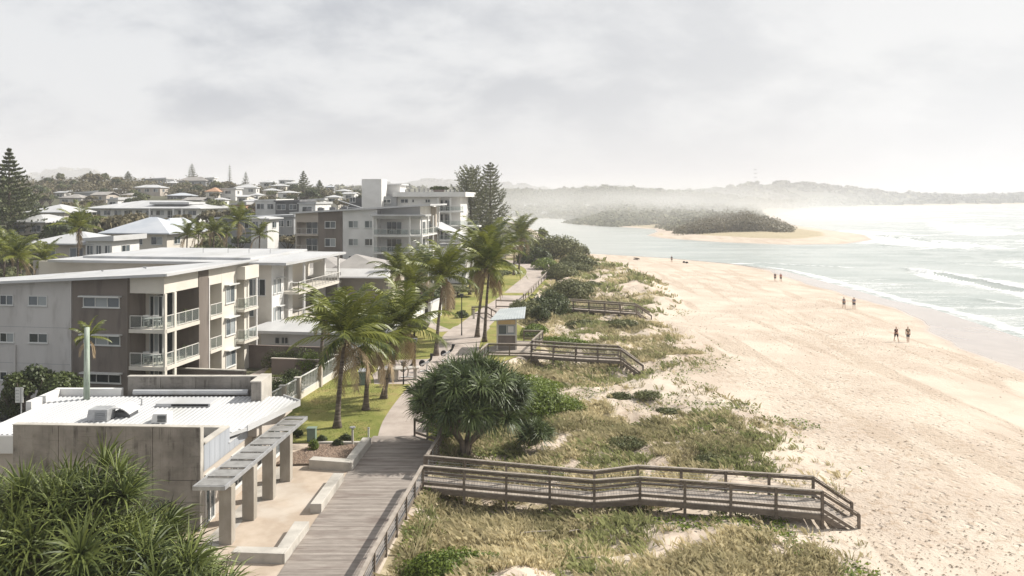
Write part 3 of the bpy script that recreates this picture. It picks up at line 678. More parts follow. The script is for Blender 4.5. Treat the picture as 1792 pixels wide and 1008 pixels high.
def apartment_near():
    f = Fr(288, 60, 9); root = empty('apartment_building', f.w(0, 0, 1.5), 'nearest grey and taupe three storey apartment block with a big white skillion roof', 'apartment block')
    zr = lambda x, y: 11.28+x*(.058+.042*y/13.2)-.02*max(0, 0); G0 = 1.2
    x128, x228 = f.lx(128), f.lx(228); y347, y364, y366, y388, y412 = [f.ly(p) for p in (347, 364, 367, 388, 414)]; YE = 13.2
    wz = lambda x, y: zr(x, y)-.1
    f.part('wall', 'lgrey', root, (-26, x128, 0, YE, G0, wz))
    f.part('wall', 'taupe', root, (x128+.002, x228, -.12, YE, G0, wz))
    f.part('wall', 'cream', root, (x228+.002, -2.1, 1.9, YE, G0, wz))
    f.part('wall', 'taupe', root, (-2.098, .06, y347, y364, G0, wz), (x228+.003, -2.3, 1.86, 1.899, G0, G0+.01))
    f.part('wall', 'cream', root, (-2.098, -1.4, y364+.002, YE, G0, wz), (-1.398, 0, y388, y412, G0, wz), (-1.398, 0, y364+.002, y366, G0, wz), (-1.398, 0, y412+1.4, YE, G0, wz))
    for hb in ((x228+.004, 0, -.06, .12, 9.8, wz), (-.12, 0.001, .122, y347-.002, 9.8, wz), (-1.396, -.01, y366+.002, y388-.002, 9.75, wz), (-1.396, -.01, y412+.002, y412+1.398, 9.75, wz)): f.part('header', 'cream', root, hb)
    for z in (4.3, 7.1):
        f.part('balcony_slab', 'cream', root, (x228+.004, .14, -.2, y347-.004, z-.28, z))
        balustrade(f, root, [(x228+.05, -.1), (.06, -.1), (.06, y347-.05)], z, gl=True)
        f.part('balcony_slab', 'cream', root, (-1.39, .1, y366+.004, y388-.004, z-.25, z)); balustrade(f, root, [(.04, y366+.05), (.04, y388-.05)], z, gl=True)
        f.part('balcony_slab', 'cream', root, (-1.39, .75, y412+.004, y412+2.6, z-.22, z)); balustrade(f, root, [(.1, y412+.05), (.7, y412+.05), (.7, y412+2.5)], z, gl=True)
    f.part('column', 'cream', root, (.0, .14, -.16, .1, G0, 9.79)); f.part('column', 'cream', root, (-.05, .12, f.ly(305)-.15, f.ly(305)+.12, G0, 9.79))
    f.part('column', 'white', root, (.62, .74, y412+2.3, y412+2.45, G0, 10.6)); f.part('upper_panel', 'cream', root, (-1.3, .8, y412+.01, y412+2.6, 9.76, 10.9))
    f.part('edge_trim', 'white', root, (-.02, .1, y364+.01, y364+.12, 2.2, 10.4))
    # roof
    ov = MB(); cs = [(-26, -.75), (.6, -.75), (.75, y412+2.9), (-26, YE+.6)]
    cs = [(-26, -.75), (.6, -.75), (.7, YE+.5), (-26, YE+.5)]
    ov.hexa([f.w(a, b, zr(a, b)-.09) for a, b in cs]+[f.w(a, b, zr(a, b)+.03) for a, b in cs]); rf = ov.build('roof', M['roofw'], root)
    fa = MB(); f.box(fa, -26, .62, -.8, -.752, lambda x, y: zr(x, y)-.14, lambda x, y: zr(x, y)+.06); f.box(fa, .6021, .66, -.75, YE+.5, lambda x, y: zr(x, y)-.14, lambda x, y: zr(x, y)+.06); fa.build('gutter', M['roofw'], rf)
    rb = MB()
    for k in range(44):
        x = .3-k*.6; f.box(rb, x-.02, x+.02, -.7, YE+.4, lambda a, b: zr(a, b)+.032, lambda a, b: zr(a, b)+.065)
    rb.build('rib', M['roofw'], rf)
    for (a, b) in ((-9.5, 6), (-7, 8), (-6.2, 7), (-13, 6)):
        vb = MB(); z = zr(a, b); vb.tube([f.w(a, b, z), f.w(a, b, z+.3)], .07, 8); vb.tube([f.w(a, b, z+.3), f.w(a, b, z+.36)], .12, 8); vb.build('roof_vent', M['steel'], rf)
    # windows on the shaded front
    for (x0, y0, x1, y1, n, p, h) in ((0, 516, 24, 534, 2, 'dm', 0), (50, 517.5, 83, 535, 2, 'mp', 0), (146, 520, 210, 538, 3, 'mpm', 1), (0, 582, 25, 599, 2, 'dp', 0), (51, 583, 84, 600, 2, 'dm', 0), (147, 587, 211, 604, 3, 'mpm', 1), (148, 654, 212, 670, 3, 'ddd', 1), (0, 650, 13, 665, 1, 'd', 0)):
        winpx(f, root, 'f', -.12 if x0 > 120 else 0, x0, y0, x1, y1, n=n, panes=p, hood=bool(h))
    winpx(f, root, 's', 0, 394.5, 499, 410, 530, n=2, panes='pm', hood=True); winpx(f, root, 's', 0, 394.5, 556, 411, 586, n=2, panes='mp', hood=True); winpx(f, root, 's', 0, 394.5, 612, 412, 641, n=2, panes='pm', hood=True)
    dp = MB(); f.box(dp, f.lx(27)-.1, f.lx(27)+.1, -.14, -.01, 1.3, 5.6); dp.build('downpipe', M['lgrey'], root)
    for q_ in (x128-.12, x228-.12): dp = MB(); f.box(dp, q_-.05, q_+.05, -.24 if q_ > x128 else -.12, -.125 if q_ > x128 else -.01, 1.3, zr(q_, 0)-.12); dp.build('downpipe', M['taupe'] if q_ > x128 else M['lgrey'], root)
    for z_ in (4.2, 7.0): f.part('wall_joint', 'mgrey', root, (-26, x128-.18, -.006, .02, z_, z_+.03))
    for z in (1.5, 4.3, 7.1):   # glazed doors set back in the balconies
        window(f, root, 'f', 1.9, x228+.35, x228+1.5, z, z+2.3, n=3, panes='dpd', name='sliding_door', fw=.07)
        window(f, root, 'f', 1.9, -2.5-.35, -2.25, z, z+2.3, n=1, panes='d', name='sliding_door', fw=.07) if False else None
        window(f, root, 's', -2.1, 2.2, y347-.25, z, z+2.35, n=2, panes='dd', name='sliding_door', fw=.07)
        window(f, root, 's', -1.4, y366+.3, y388-.3, z, z+2.1, n=2, panes='dm', name='sliding_door', fw=.07)
    k = 0
    for z, lab in ((7.1, 'upper'), (4.3, 'middle')):
        table(f.w(-1.5, .75, z), f'slim pale table on the {lab} corner balcony of the nearest apartment block', 'balcony tables')
        for (a, b, rz) in ((-2.1, .9, .5), (-.85, .8, -1.2), (-1.5, 1.35, 3.1)):
            k += 1; chair(f.w(a, b, z), rz, f'pale balcony chair by the table on the {lab} corner balcony', f'chairs on the {lab} corner balcony')
        pot = MB(); pot.tube([f.w(-.5, 3.6, z), f.w(-.5, 3.6, z+.35)], [.12, .18], 10); e = empty('potted_plant', f.w(-.5, 3.6, z), f'leafy potted plant beside the {lab} balcony rail of the nearest block', 'plant'); pot.build('pot', M['brownwall'], e)
        rng = np.random.default_rng(k); leaves_into('foliage', [(Vector(f.w(-.5, 3.6, z+.65)), (.3, .3, .4))], 160, .09, M['leafd'], e, rng)
    return f
# ------------------------------------------------------------ foliage tools
def leafcloud(blobs, n, size, rng, fill=.35, elong=1.5, flat=0.25):
    """leaf quads spread through ellipsoids; returns V, F, v"""
    vol = np.array([b[1][0]*b[1][1]*b[1][2] for b in blobs])**.7; which = rng.choice(len(blobs), n, p=vol/vol.sum())
    C = np.array([tuple(b[0]) for b in blobs])[which]; Rd = np.array([b[1] for b in blobs])[which]
    d = rng.normal(size=(n, 3)); d /= np.linalg.norm(d, axis=1)[:, None]
    d[:, 2] = np.where(d[:, 2] < -.35, -d[:, 2]*.6, d[:, 2])
    r = 1-fill*rng.random(n)**1.6; P = C+d*Rd*r[:, None]
    nrm = d+rng.normal(size=(n, 3))*.55; nrm[:, 2] += flat; nrm /= np.linalg.norm(nrm, axis=1)[:, None]
    t = np.cross(nrm, rng.normal(size=(n, 3))); t /= np.linalg.norm(t, axis=1)[:, None]; b = np.cross(nrm, t)
    s = size*(.6+.8*rng.random(n))[:, None]
    V = np.stack([P-t*s*elong*.5, P+b*s*.45, P+t*s*elong*.5, P-b*s*.45], 1).reshape(-1, 3)
    Fc = np.arange(n*4).reshape(n, 4); bv = rng.random(len(blobs))[which]
    return V, Fc, np.clip(.55*rng.random(n)+.45*bv, 0, 1)
def leaves_into(name, blobs, n, size, m, parent, rng, **k):
    V, Fc, v = leafcloud(blobs, n, size, rng, **k); return npmesh(name, V, Fc, m, parent, fattr=v)
def crown_blobs(c, rx, ry, rz, k, rng, br=.42):
    out = []
    for i in range(k):
        d = rng.normal(size=3); d /= np.linalg.norm(d); d[2] = abs(d[2])*.9-.15; q = .62*rng.random()**.4
        s = br*(.7+.6*rng.random()); out.append((Vector((c[0]+d[0]*rx*q*1.05, c[1]+d[1]*ry*q*1.05, c[2]+d[2]*rz*q*1.1)), (rx*s, ry*s, rz*s*.85)))
    return out
def tree(name, x, y, z0, h, r, label, cat, m, n=3000, size=.22, seed=0, group=None, trunkh=.3, k=12, squash=.8, lean=(0, 0), bark='bark', br=.42):
    rng = np.random.default_rng(seed); t = empty(name, (x, y, z0), label, cat, group); th = h*trunkh
    mb = MB(); top = Vector((x+lean[0], y+lean[1], z0+h*.6)); tr = .035*h+.03
    mb.tube([(x, y, z0-.2), (x+lean[0]*.3, y+lean[1]*.3, z0+th), tuple(top)], [tr*1.3, tr, tr*.4], 7)
    for i in range(5):
        a = i*1.256+seed; mb.tube([(x+lean[0]*.3, y+lean[1]*.3, z0+th*.8), (x+math.cos(a)*r*.5, y+math.sin(a)*r*.5, z0+th+(h-th)*.35), (x+math.cos(a)*r*.75, y+math.sin(a)*r*.75, z0+th+(h-th)*.6)], [tr*.6, tr*.35, tr*.12], 5)
    mb.build('trunk', M[bark], t)
    rz = (h-th)/2; c = (x+lean[0], y+lean[1], z0+th+rz*.95)
    leaves_into('crown', crown_blobs(c, r, r, rz, k, rng, br), n, size, M[m], t, rng); return t
def shrub(name, x, y, rx, ry, h, label, m, n=2500, size=.16, seed=0, group=None, k=9, z0=None, cat='shrub', fill=.4):
    rng = np.random.default_rng(seed); z0 = gz(x, y) if z0 is None else z0; t = empty(name, (x, y, z0), label, cat, group)
    bl = []
    for i in range(k):
        a = rng.random()*6.28; q = .6*rng.random()**.5; s = .42+.25*rng.random()
        bl.append((Vector((x+math.cos(a)*rx*q, y+math.sin(a)*ry*q, z0+h*(.35+.25*rng.random())*(1.15-q))), (rx*s, ry*s, h*(.38+.2*rng.random()))))
    leaves_into('foliage', bl, n, size, M[m], t, rng, fill=fill)
    mb = MB()
    for i in range(4): a = i*1.57; mb.tube([(x, y, z0-.1), (x+math.cos(a)*rx*.35, y+math.sin(a)*ry*.35, z0+h*.5)], [.05, .02], 5)
    mb.build('stem', M['bark'], t); return t
# ------------------------------------------------------------ palms
def frond_geo(o, az, el, L, rng, droop=1.0, npair=34, leaf=.85, w=.055, dead=0.0, wind=.25):
    """returns list of quads; rachis arching from o"""
    V = []; Fq = []; vv = []
    base = rng.random()*.55; pts = []; p = np.array(o, float); e = el; S = 12
    for i in range(S+1):
        pts.append(p.copy()); d = np.array([math.cos(az)*math.cos(e), math.sin(az)*math.cos(e), math.sin(e)])
        d[0] -= wind*.3*(i/S); p = p+d/np.linalg.norm(d)*L/S; e -= droop*(.045+.15*(i/S))
        e = max(e, -1.45)
    pts = np.array(pts)
    def q(a, b, c, d, v): n = len(V); V.extend([a, b, c, d]); Fq.append((n, n+1, n+2, n+3)); vv.append(v)
    side0 = np.array([-math.sin(az), math.cos(az), 0.])
    for i in range(S):
        ww = .05*(1-i/S)+.012; q(pts[i]-side0*ww, pts[i]+side0*ww, pts[i+1]+side0*ww*.8, pts[i+1]-side0*ww*.8, .9)
        z = np.array([0, 0, ww*.8]); q(pts[i]-z, pts[i]+z, pts[i+1]+z*.8, pts[i+1]-z*.8, .85)
    for k in range(npair):
        t = .1+.9*k/npair; f = t*S; i = min(int(f), S-1); u = f-i; p = pts[i]*(1-u)+pts[i+1]*u; tan = pts[i+1]-pts[i]; tan /= np.linalg.norm(tan)
        nrm = np.cross(tan, side0); ll = leaf*(.45+.75*math.sin(min(1, t*1.05+.08)*math.pi*.88))*(.85+.3*rng.random())
        for s in (-1, 1):
            if rng.random() < .07: continue
            d = side0*s*.8+tan*(.62+.5*t)+nrm*.0+np.array([-wind*.2, 0, -.12-.1*rng.random()]); d /= np.linalg.norm(d)
            d2 = d+np.array([-wind*.2, 0, -.38-.22*rng.random()]); d2 /= np.linalg.norm(d2)
            wv = np.cross(d, nrm); wv = tan*w*.5+nrm*w*.18*(rng.random()-.5)
            m1 = p+d*ll*.5; m2 = m1+d2*ll*.55; v = min(1, max(0, base+.5*rng.random()))
            q(p-wv, p+wv, m1+wv*.95, m1-wv*.95, v); q(m1-wv*.95, m1+wv*.95, m2+wv*.2, m2-wv*.2, v)
    return V, Fq, vv
def palm(x, y, z0, top, lean, label, group, seed, L=3.5, nf=24, npair=34, w=.055, name='coconut_palm', tr=.17, dead=4, wind=.15, nuts=True):
    rng = np.random.default_rng(seed); t = empty(name, (x, y, z0), label, 'palm tree', group)
    mb = MB(); n = 12; pts = []; rad = []
    for i in range(n+1):
        s = i/n; pts.append((x+lean[0]*(s**1.4), y+lean[1]*(s**1.4), z0-.1+(top+.1)*s)); rad.append(tr*(1.0-.42*s)+tr*1.1*math.exp(-s*11)+(.012 if i % 2 else 0))
    mb.tube(pts, rad, 10); mb.build('trunk', M['trunk'], t, smooth=True)
    o = np.array(pts[-1])
    V = []; Fq = []; vv = []
    def acc(r):
        n0 = len(V); V.extend(r[0]); Fq.extend([tuple(a+n0 for a in f) for f in r[1]]); vv.extend(r[2])
    for i in range(nf):
        s = (i+.5)/nf; az = i*2.39996+rng.random()*.5; el = R(86-94*s**1.2+rng.normal()*7)
        acc(frond_geo(o+np.array([0, 0, .1]), az, el, L*(.8+.35*rng.random())*(.9 if s > .8 else 1), rng, droop=.42+.5*rng.random()+.15*s, npair=npair, leaf=.225*L, w=w, wind=wind))
    npmesh('crown', V, Fq, M['frond'], t, fattr=np.array(vv))
    if dead:
        V = []; Fq = []; vv = []
        for i in range(dead):
            az = rng.random()*6.28; acc(frond_geo(o-np.array([0, 0, .1]), az, R(-15-30*rng.random()), L*(.65+.3*rng.random()), rng, droop=1.5, npair=npair-8, leaf=.2*L, w=w, wind=wind))
        npmesh('dead_fronds', V, Fq, M['dead'], t, fattr=np.array(vv))
    if nuts:
        mb = MB()
        for i in range(9):
            a = i*.9; c = o+np.array([math.cos(a)*.26, math.sin(a)*.26, -.15-.12*(i % 3)])
            mb.tube([c-np.array([0, 0, .12]), c-np.array([0, 0, .05]), c+np.array([0, 0, .05]), c+np.array([0, 0, .12])], [.03, .1, .1, .03], 7)
        mb.build('coconuts', M['dead'], t, smooth=True)
    return t
def park_palms():
    A = [  # base px, py, crown px, py(top of trunk), label, L, seed
        (590, 748, 602, 592, 'nearest coconut palm, on the lawn edge above the green utility box', 3.8, 1, 22),
        (640, 717, 646, 606, 'second coconut palm, its trunk just right of the pale park bin', 3.2, 2, 18),
        (671, 697, 705, 573, 'coconut palm with flared trunk base leaning right in front of the picnic table', 3.6, 3, 20),
        (763, 622, 776, 486, 'tall coconut palm leaning over the lawn left of the park lamp post', 3.6, 4, 20),
        (835, 590, 852, 452, 'thick leaning coconut palm, left one of the close pair by the kiosk', 4.2, 5, 22),
        (848, 598, 856, 470, 'slim upright coconut palm, right one of the close pair by the kiosk', 3.6, 6, 17)]
    for bx, by, cx, cy, lab, L, seed, nf in A:
        x, y = G(bx, by); top = ZP(cy, y)-2.45; palm(x, y, 2.4, top, (XP(cx, y)-x, .2), lab, 'coconut palms on the park lawn', seed, L=L*1.12, nf=nf, w=.115+.02*(y > 70), npair=27, dead=6)
    x, y = G(908, 478, 2.9); palm(x, y, 2.9, ZP(413, y)-2.9, (XP(913, y)-x, 0), 'twin-trunk palm by itself on the rise beside the bend in the path', 'coconut palms on the park lawn', 9, L=4.6, nf=24, w=.12, npair=24)
    x, y = G(899, 480, 2.9); palm(x, y, 2.9, ZP(425, y)-2.9, (.2, 0), 'shorter palm leaning on the twin-trunk palm near the path bend', 'coconut palms on the park lawn', 10, L=3.6, nf=14, w=.12, npair=22)
    B = [(690, 520, 86, 478, 3.2, 'leafy palm behind the fence, in front of the curved white roof'), (716, 560, 80, 500, 3.2, 'green palm rising behind the low white garden wall'),
         (735, 520, 96, 470, 3.4, 'palm half hidden behind the tall leaning park palm'), (822, 500, 120, 445, 4.2, 'background palm behind the kiosk pair of palms'), (560, 610, 66, 560, 2.0, 'small palm tucked behind the garden hedge')]
    for i, (px, pyb, Y, pyt, L, lab) in enumerate(B):
        x = XP(px, Y); z0 = gz(x, Y); palm(x, Y, z0, ZP(pyt, Y)-z0, (.3, 0), lab, 'garden palms behind the park', 20+i, L=L, nf=20, w=.09, npair=26, dead=3)
    # left town palms
    Cc = [(135, 92, 398, 2.9, 'tall ragged palm standing above the near white roof, left side', 16), (28, 80, 452, 3.0, 'broad yellow-green palm at the left edge behind the near roof', 20), (75, 86, 455, 2.6, 'palm with drooping fronds right of the left-edge palm', 16),
          (5, 84, 440, 3.0, 'palm cut by the left edge of the picture', 16), (325, 108, 412, 2.4, 'palm in front of the blue-white hip roof, left of the garden clump', 14), (372, 112, 405, 2.4, 'thin palm in the middle of the garden clump', 14), (415, 110, 388, 3.0, 'tall palm with arching fronds in front of the low white roofs', 18),
          (452, 112, 412, 2.6, 'dark palm at the right end of the garden clump', 14), (150, 52, 592, 1.5, 'small windblown palm behind the lichen-green pole', 10), (345, 118, 410, 2.3, 'bushy palm between two thin garden palms', 14), (395, 122, 408, 2.4, 'short palm behind the arching garden palm', 12)]
    for i, (px, Y, pyt, L, lab, nf) in enumerate(Cc):
        x = XP(px, Y); z0 = gz(x, Y); palm(x, Y, z0, ZP(pyt, Y)-z0, (.2, 0), lab, 'palms among the town gardens', 40+i, L=L, nf=nf, w=.09 if Y > 60 else .06, npair=22, dead=3, tr=.13, nuts=False)
# ------------------------------------------------------------ norfolk pines
def pine(name, x, y, z0, h, rad, label, group, seed, tiers=24, per=6, m='pine', nb=26, up=.35, fs=.5, columnar=1.0, base=.12):
    rng = np.random.default_rng(seed); t = empty(name, (x, y, z0), label, 'pine tree', group)
    mb = MB(); mb.tube([(x, y, z0-.2), (x, y, z0+h*.5), (x, y, z0+h*.99)], [h*.022, h*.014, .03], 8); mb.build('trunk', M['bark'], t)
    V = []; D = []; br = MB()
    for i in range(tiers):
        s = i/(tiers-1); zz = z0+h*(base+(.985-base)*s**.93); L = rad*(1-s)**columnar*(.88+.2*rng.random())+.12*rad*(1-s)+.05; a0 = rng.random()*6.28
        for k in range(per):
            a = a0+k*6.283/per+rng.normal()*.14; Lk = L*(.72+.4*rng.random()); c, sn = math.cos(a), math.sin(a); u0 = up*(.6+.8*rng.random())
            q = [(x+c*Lk*u, y+sn*Lk*u, zz+Lk*u0*(u*u-.15*u)) for u in (0, .5, 1)]; br.tube(q, [.05*h/20, .03*h/20, .01], 4, caps=False)
            nt = 9
            for j in range(nt):       # twigs raised from both sides of the branch like fingers
                u = .22+.78*(j+rng.random()*.6)/nt; sd = 1 if j % 2 else -1; tl = Lk*.30*(1.15-u*.75); n = max(3, int(nb*tl/rad*1.6)); w = np.linspace(.05, 1, n)*tl
                bx, by, bz = x+c*Lk*u, y+sn*Lk*u, zz+Lk*u0*(u*u-.15*u); ca, sa = math.cos(a+sd*.85), math.sin(a+sd*.85)
                V.append(np.stack([bx+ca*w, by+sa*w, bz+w*.28+rng.normal(size=n)*.012*rad], -1)); D.append(np.tile([ca*.8, sa*.8, .55], (n, 1)))
            n = max(5, int(nb*Lk/rad)); u = np.linspace(.12, 1.04, n); V.append(np.stack([x+c*Lk*u, y+sn*Lk*u, zz+Lk*u0*(u*u-.15*u)+.01*rad], -1)); D.append(np.tile([c*.8, sn*.8, .5], (n, 1)))
    P = np.concatenate(V); n = len(P); d = rng.normal(size=(n, 3))*.28+np.concatenate(D); d /= np.linalg.norm(d, axis=1)[:, None]; sd_ = np.cross(d, rng.normal(size=(n, 3))); sd_ /= np.linalg.norm(sd_, axis=1)[:, None]
    s = (fs*rad*.11*(.7+.6*rng.random(n)))[:, None]
    Vq = np.stack([P-d*s*.3, P+d*s*.2+sd_*s*.3, P+d*s*.8, P+d*s*.2-sd_*s*.3], 1).reshape(-1, 3)
    br.build('branch', M['bark'], t); npmesh('needles', Vq, np.arange(n*4).reshape(n, 4), M[m], t, fattr=rng.random(n)); return t
def pines():
    x = XP(16, 150); pine('norfolk_pine', x, 150, gz(x, 150), ZP(261, 150)-gz(x, 150), 8.0, 'big dark Norfolk pine at the left edge of the picture', 'tall Norfolk pines', 1, tiers=24, per=6, nb=30, fs=.6, up=.22)
    x = XP(824, 185); pine('norfolk_pine', x, 185, 3, ZP(293, 185)-3, 5.4, 'fuller Norfolk pine, left one of the pair beside the river', 'tall Norfolk pines', 2, tiers=24, per=7, nb=26, m='pinef', fs=.7, columnar=.32, up=.8, base=.06)
    x = XP(858, 190); pine('norfolk_pine', x, 190, 3, ZP(284, 190)-3, 5.0, 'pointed Norfolk pine, right one of the pair beside the river', 'tall Norfolk pines', 3, tiers=26, per=6, nb=24, m='pinef', fs=.7, columnar=.48, up=.6, base=.06)
    for i, (px, py, Y, rd, lab) in enumerate(((531, 300, 330, 4.2, 'pale pine left of the two pines above the dark flat-roofed house'), (559, 316, 330, 3.8, 'shorter pine right of the two pines above the dark flat-roofed house'), (336, 287, 420, 4.0, 'pine on the crest behind the big grey hilltop house'),
                                         (402, 288, 420, 1.6, 'narrow columnar pine on the hill crest'), (224, 300, 380, 3.6, 'pine sticking up from the trees on the left of the hill'), (430, 301, 430, 3.0, 'round-headed pine right of the columnar one on the crest'), (479, 318, 400, 3.2, 'small pine on the slope right of the crest houses'), (158, 300, 400, 3.2, 'ragged pine on top of the left wooded knoll'))):
        x = XP(px, Y); z0 = gz(x, Y); h = ZP(py, Y)-z0
        pine('norfolk_pine', x, Y, z0, h, rd, lab, 'pines on the town hill', 10+i, tiers=15, per=5, nb=16, m='pinef', fs=1.1, columnar=.5 if rd < 2 else .8, up=.4)
# ------------------------------------------------------------ screw pines
def rosette(o, axis, n, L, w, rng, V, Fq, vv, seg=4, droop=1.0):
    axis = np.array(axis)/np.linalg.norm(axis); t1 = np.cross(axis, [0.3, .2, 1]); t1 /= np.linalg.norm(t1)+1e-9; t2 = np.cross(axis, t1); bv = rng.random()*.45
    for i in range(n):
        a = i*2.39996; sp = .15+1.15*((i+.5)/n)**.7; d = axis*math.cos(sp)+(t1*math.cos(a)+t2*math.sin(a))*math.sin(sp)
        p = np.array(o)+d*.06; sdv = np.cross(d, axis); ns = np.linalg.norm(sdv); sdv = sdv/ns if ns > 1e-3 else t1
        l = L*(.7+.45*rng.random()); dr = droop*(.10+.28*rng.random()); v = min(1, bv+.55*rng.random()); prev = None
        for k in range(seg+1):
            ww = w*.5*(1, 1, .9, .62, .06)[min(k, 4)]; a_, b_ = p-sdv*ww, p+sdv*ww
            if prev is not None: m = len(V); V.extend([prev[0], prev[1], b_, a_]); Fq.append((m, m+1, m+2, m+3)); vv.append(v)
            prev = (a_, b_); p = p+d*l/seg; d = d+np.array([0, 0, -dr*(1+k*.9)]); d /= np.linalg.norm(d)
def screw_pine(x, y, z0, c, r, nr, L, w, label, m, seed, trunk=True, nl=46, lower=-.25, droop=1.0):
    rng = np.random.default_rng(seed); t = empty('screw_pine', (x, y, z0), label, 'pandanus', 'screw pines'); V = []; Fq = []; vv = []; br = MB(); c = np.array(c)
    for i in range(nr):
        s = 1-2*(i+.5)/nr*(1-lower)/2; s = 1-(1-lower)*(i+.5)/nr; a = i*2.39996+rng.normal()*.2; rr = math.sqrt(max(0, 1-s*s)); q = (.66+.26*rng.random())*(1+.20*math.sin(3.1*a+seed)*rr+.14*math.sin(7*s+2*a))
        d = np.array([math.cos(a)*rr, math.sin(a)*rr, s]); o = c+d*np.array(r)*q*(1-.12*rng.random()); ax = d*np.array([1, 1, .9])+np.array([0, 0, .55])
        rosette(o, ax, nl, L*(.8+.4*rng.random()), w, rng, V, Fq, vv, droop=droop)
        if rng.random() < .1 and s < .5: continue
        if i % 2 == 0:
            j = np.array([x, y, z0+(c[2]-z0)*.45]); mid = (j+o)/2+np.array([0, 0, -.2]); br.tube([tuple(j), tuple(mid), tuple(o)], [.11, .08, .05], 6)
    npmesh('foliage', V, Fq, M[m], t, fattr=np.array(vv))
    if trunk:
        [br.tube([(x+.12*math.cos(k_), y+.1*math.sin(k_), z0-.2), (x+.25*math.cos(k_), y+.2*math.sin(k_), z0+.8), (c[0]+r[0]*.45*math.cos(k_), c[1]+r[1]*.4*math.sin(k_), c[2]-r[2]*.55), (c[0]+r[0]*.6*math.cos(k_), c[1]+r[1]*.5*math.sin(k_), c[2])], [.17, .15, .12, .07], 8) for k_ in (0.2, 1.5, 2.9, 4.1, 5.3)]
        for k in range(9):
            a = k*.7; br.tube([(x+math.cos(a)*.12, y+math.sin(a)*.12, z0+.95), (x+math.cos(a)*.5, y+math.sin(a)*.5, z0-.15)], [.035, .05], 5)
    br.build('trunk', M['pbark'], t); return t
def pandanus():
    x, y = G(815, 800, 1.9); z0 = gz(x, y)
    screw_pine(x, y, z0, (XP(822, 46.5), 46.5, 5.25), (3.5, 2.8, 2.15), 155, 1.15, .07, 'large dark screw pine with prop roots growing beside the boardwalk corner', 'pand', 1, nl=46, lower=-.42, droop=.8)
    x, y = XP(95, 22), 22.5
    screw_pine(x, y, 1.4, (XP(80, 22), 22.5, 5.75), (4.1, 2.6, 3.7), 180, 1.15, .058, 'sprawling screw pine filling the bottom left corner in front of the concrete wall', 'pandf', 2, nl=54, lower=-.2, droop=.55)
    x, y = XP(270, 21), 21.5
    screw_pine(x, y, 1.4, (XP(268, 21), 21.5, 4.55), (2.4, 2.0, 2.7), 90, 1.1, .058, 'smaller screw pine head right of the sprawling one, against the concrete wall', 'pandf', 3, nl=52, lower=-.2, droop=.55)
    x, y = G(935, 785, 1.9)
    screw_pine(x, y, gz(x, y), (x, y, gz(x, y)+.9), (.75, .75, .7), 22, .85, .055, 'young dark screw pine clump right of the large one', 'pand', 4, trunk=False, nl=40, droop=.6)
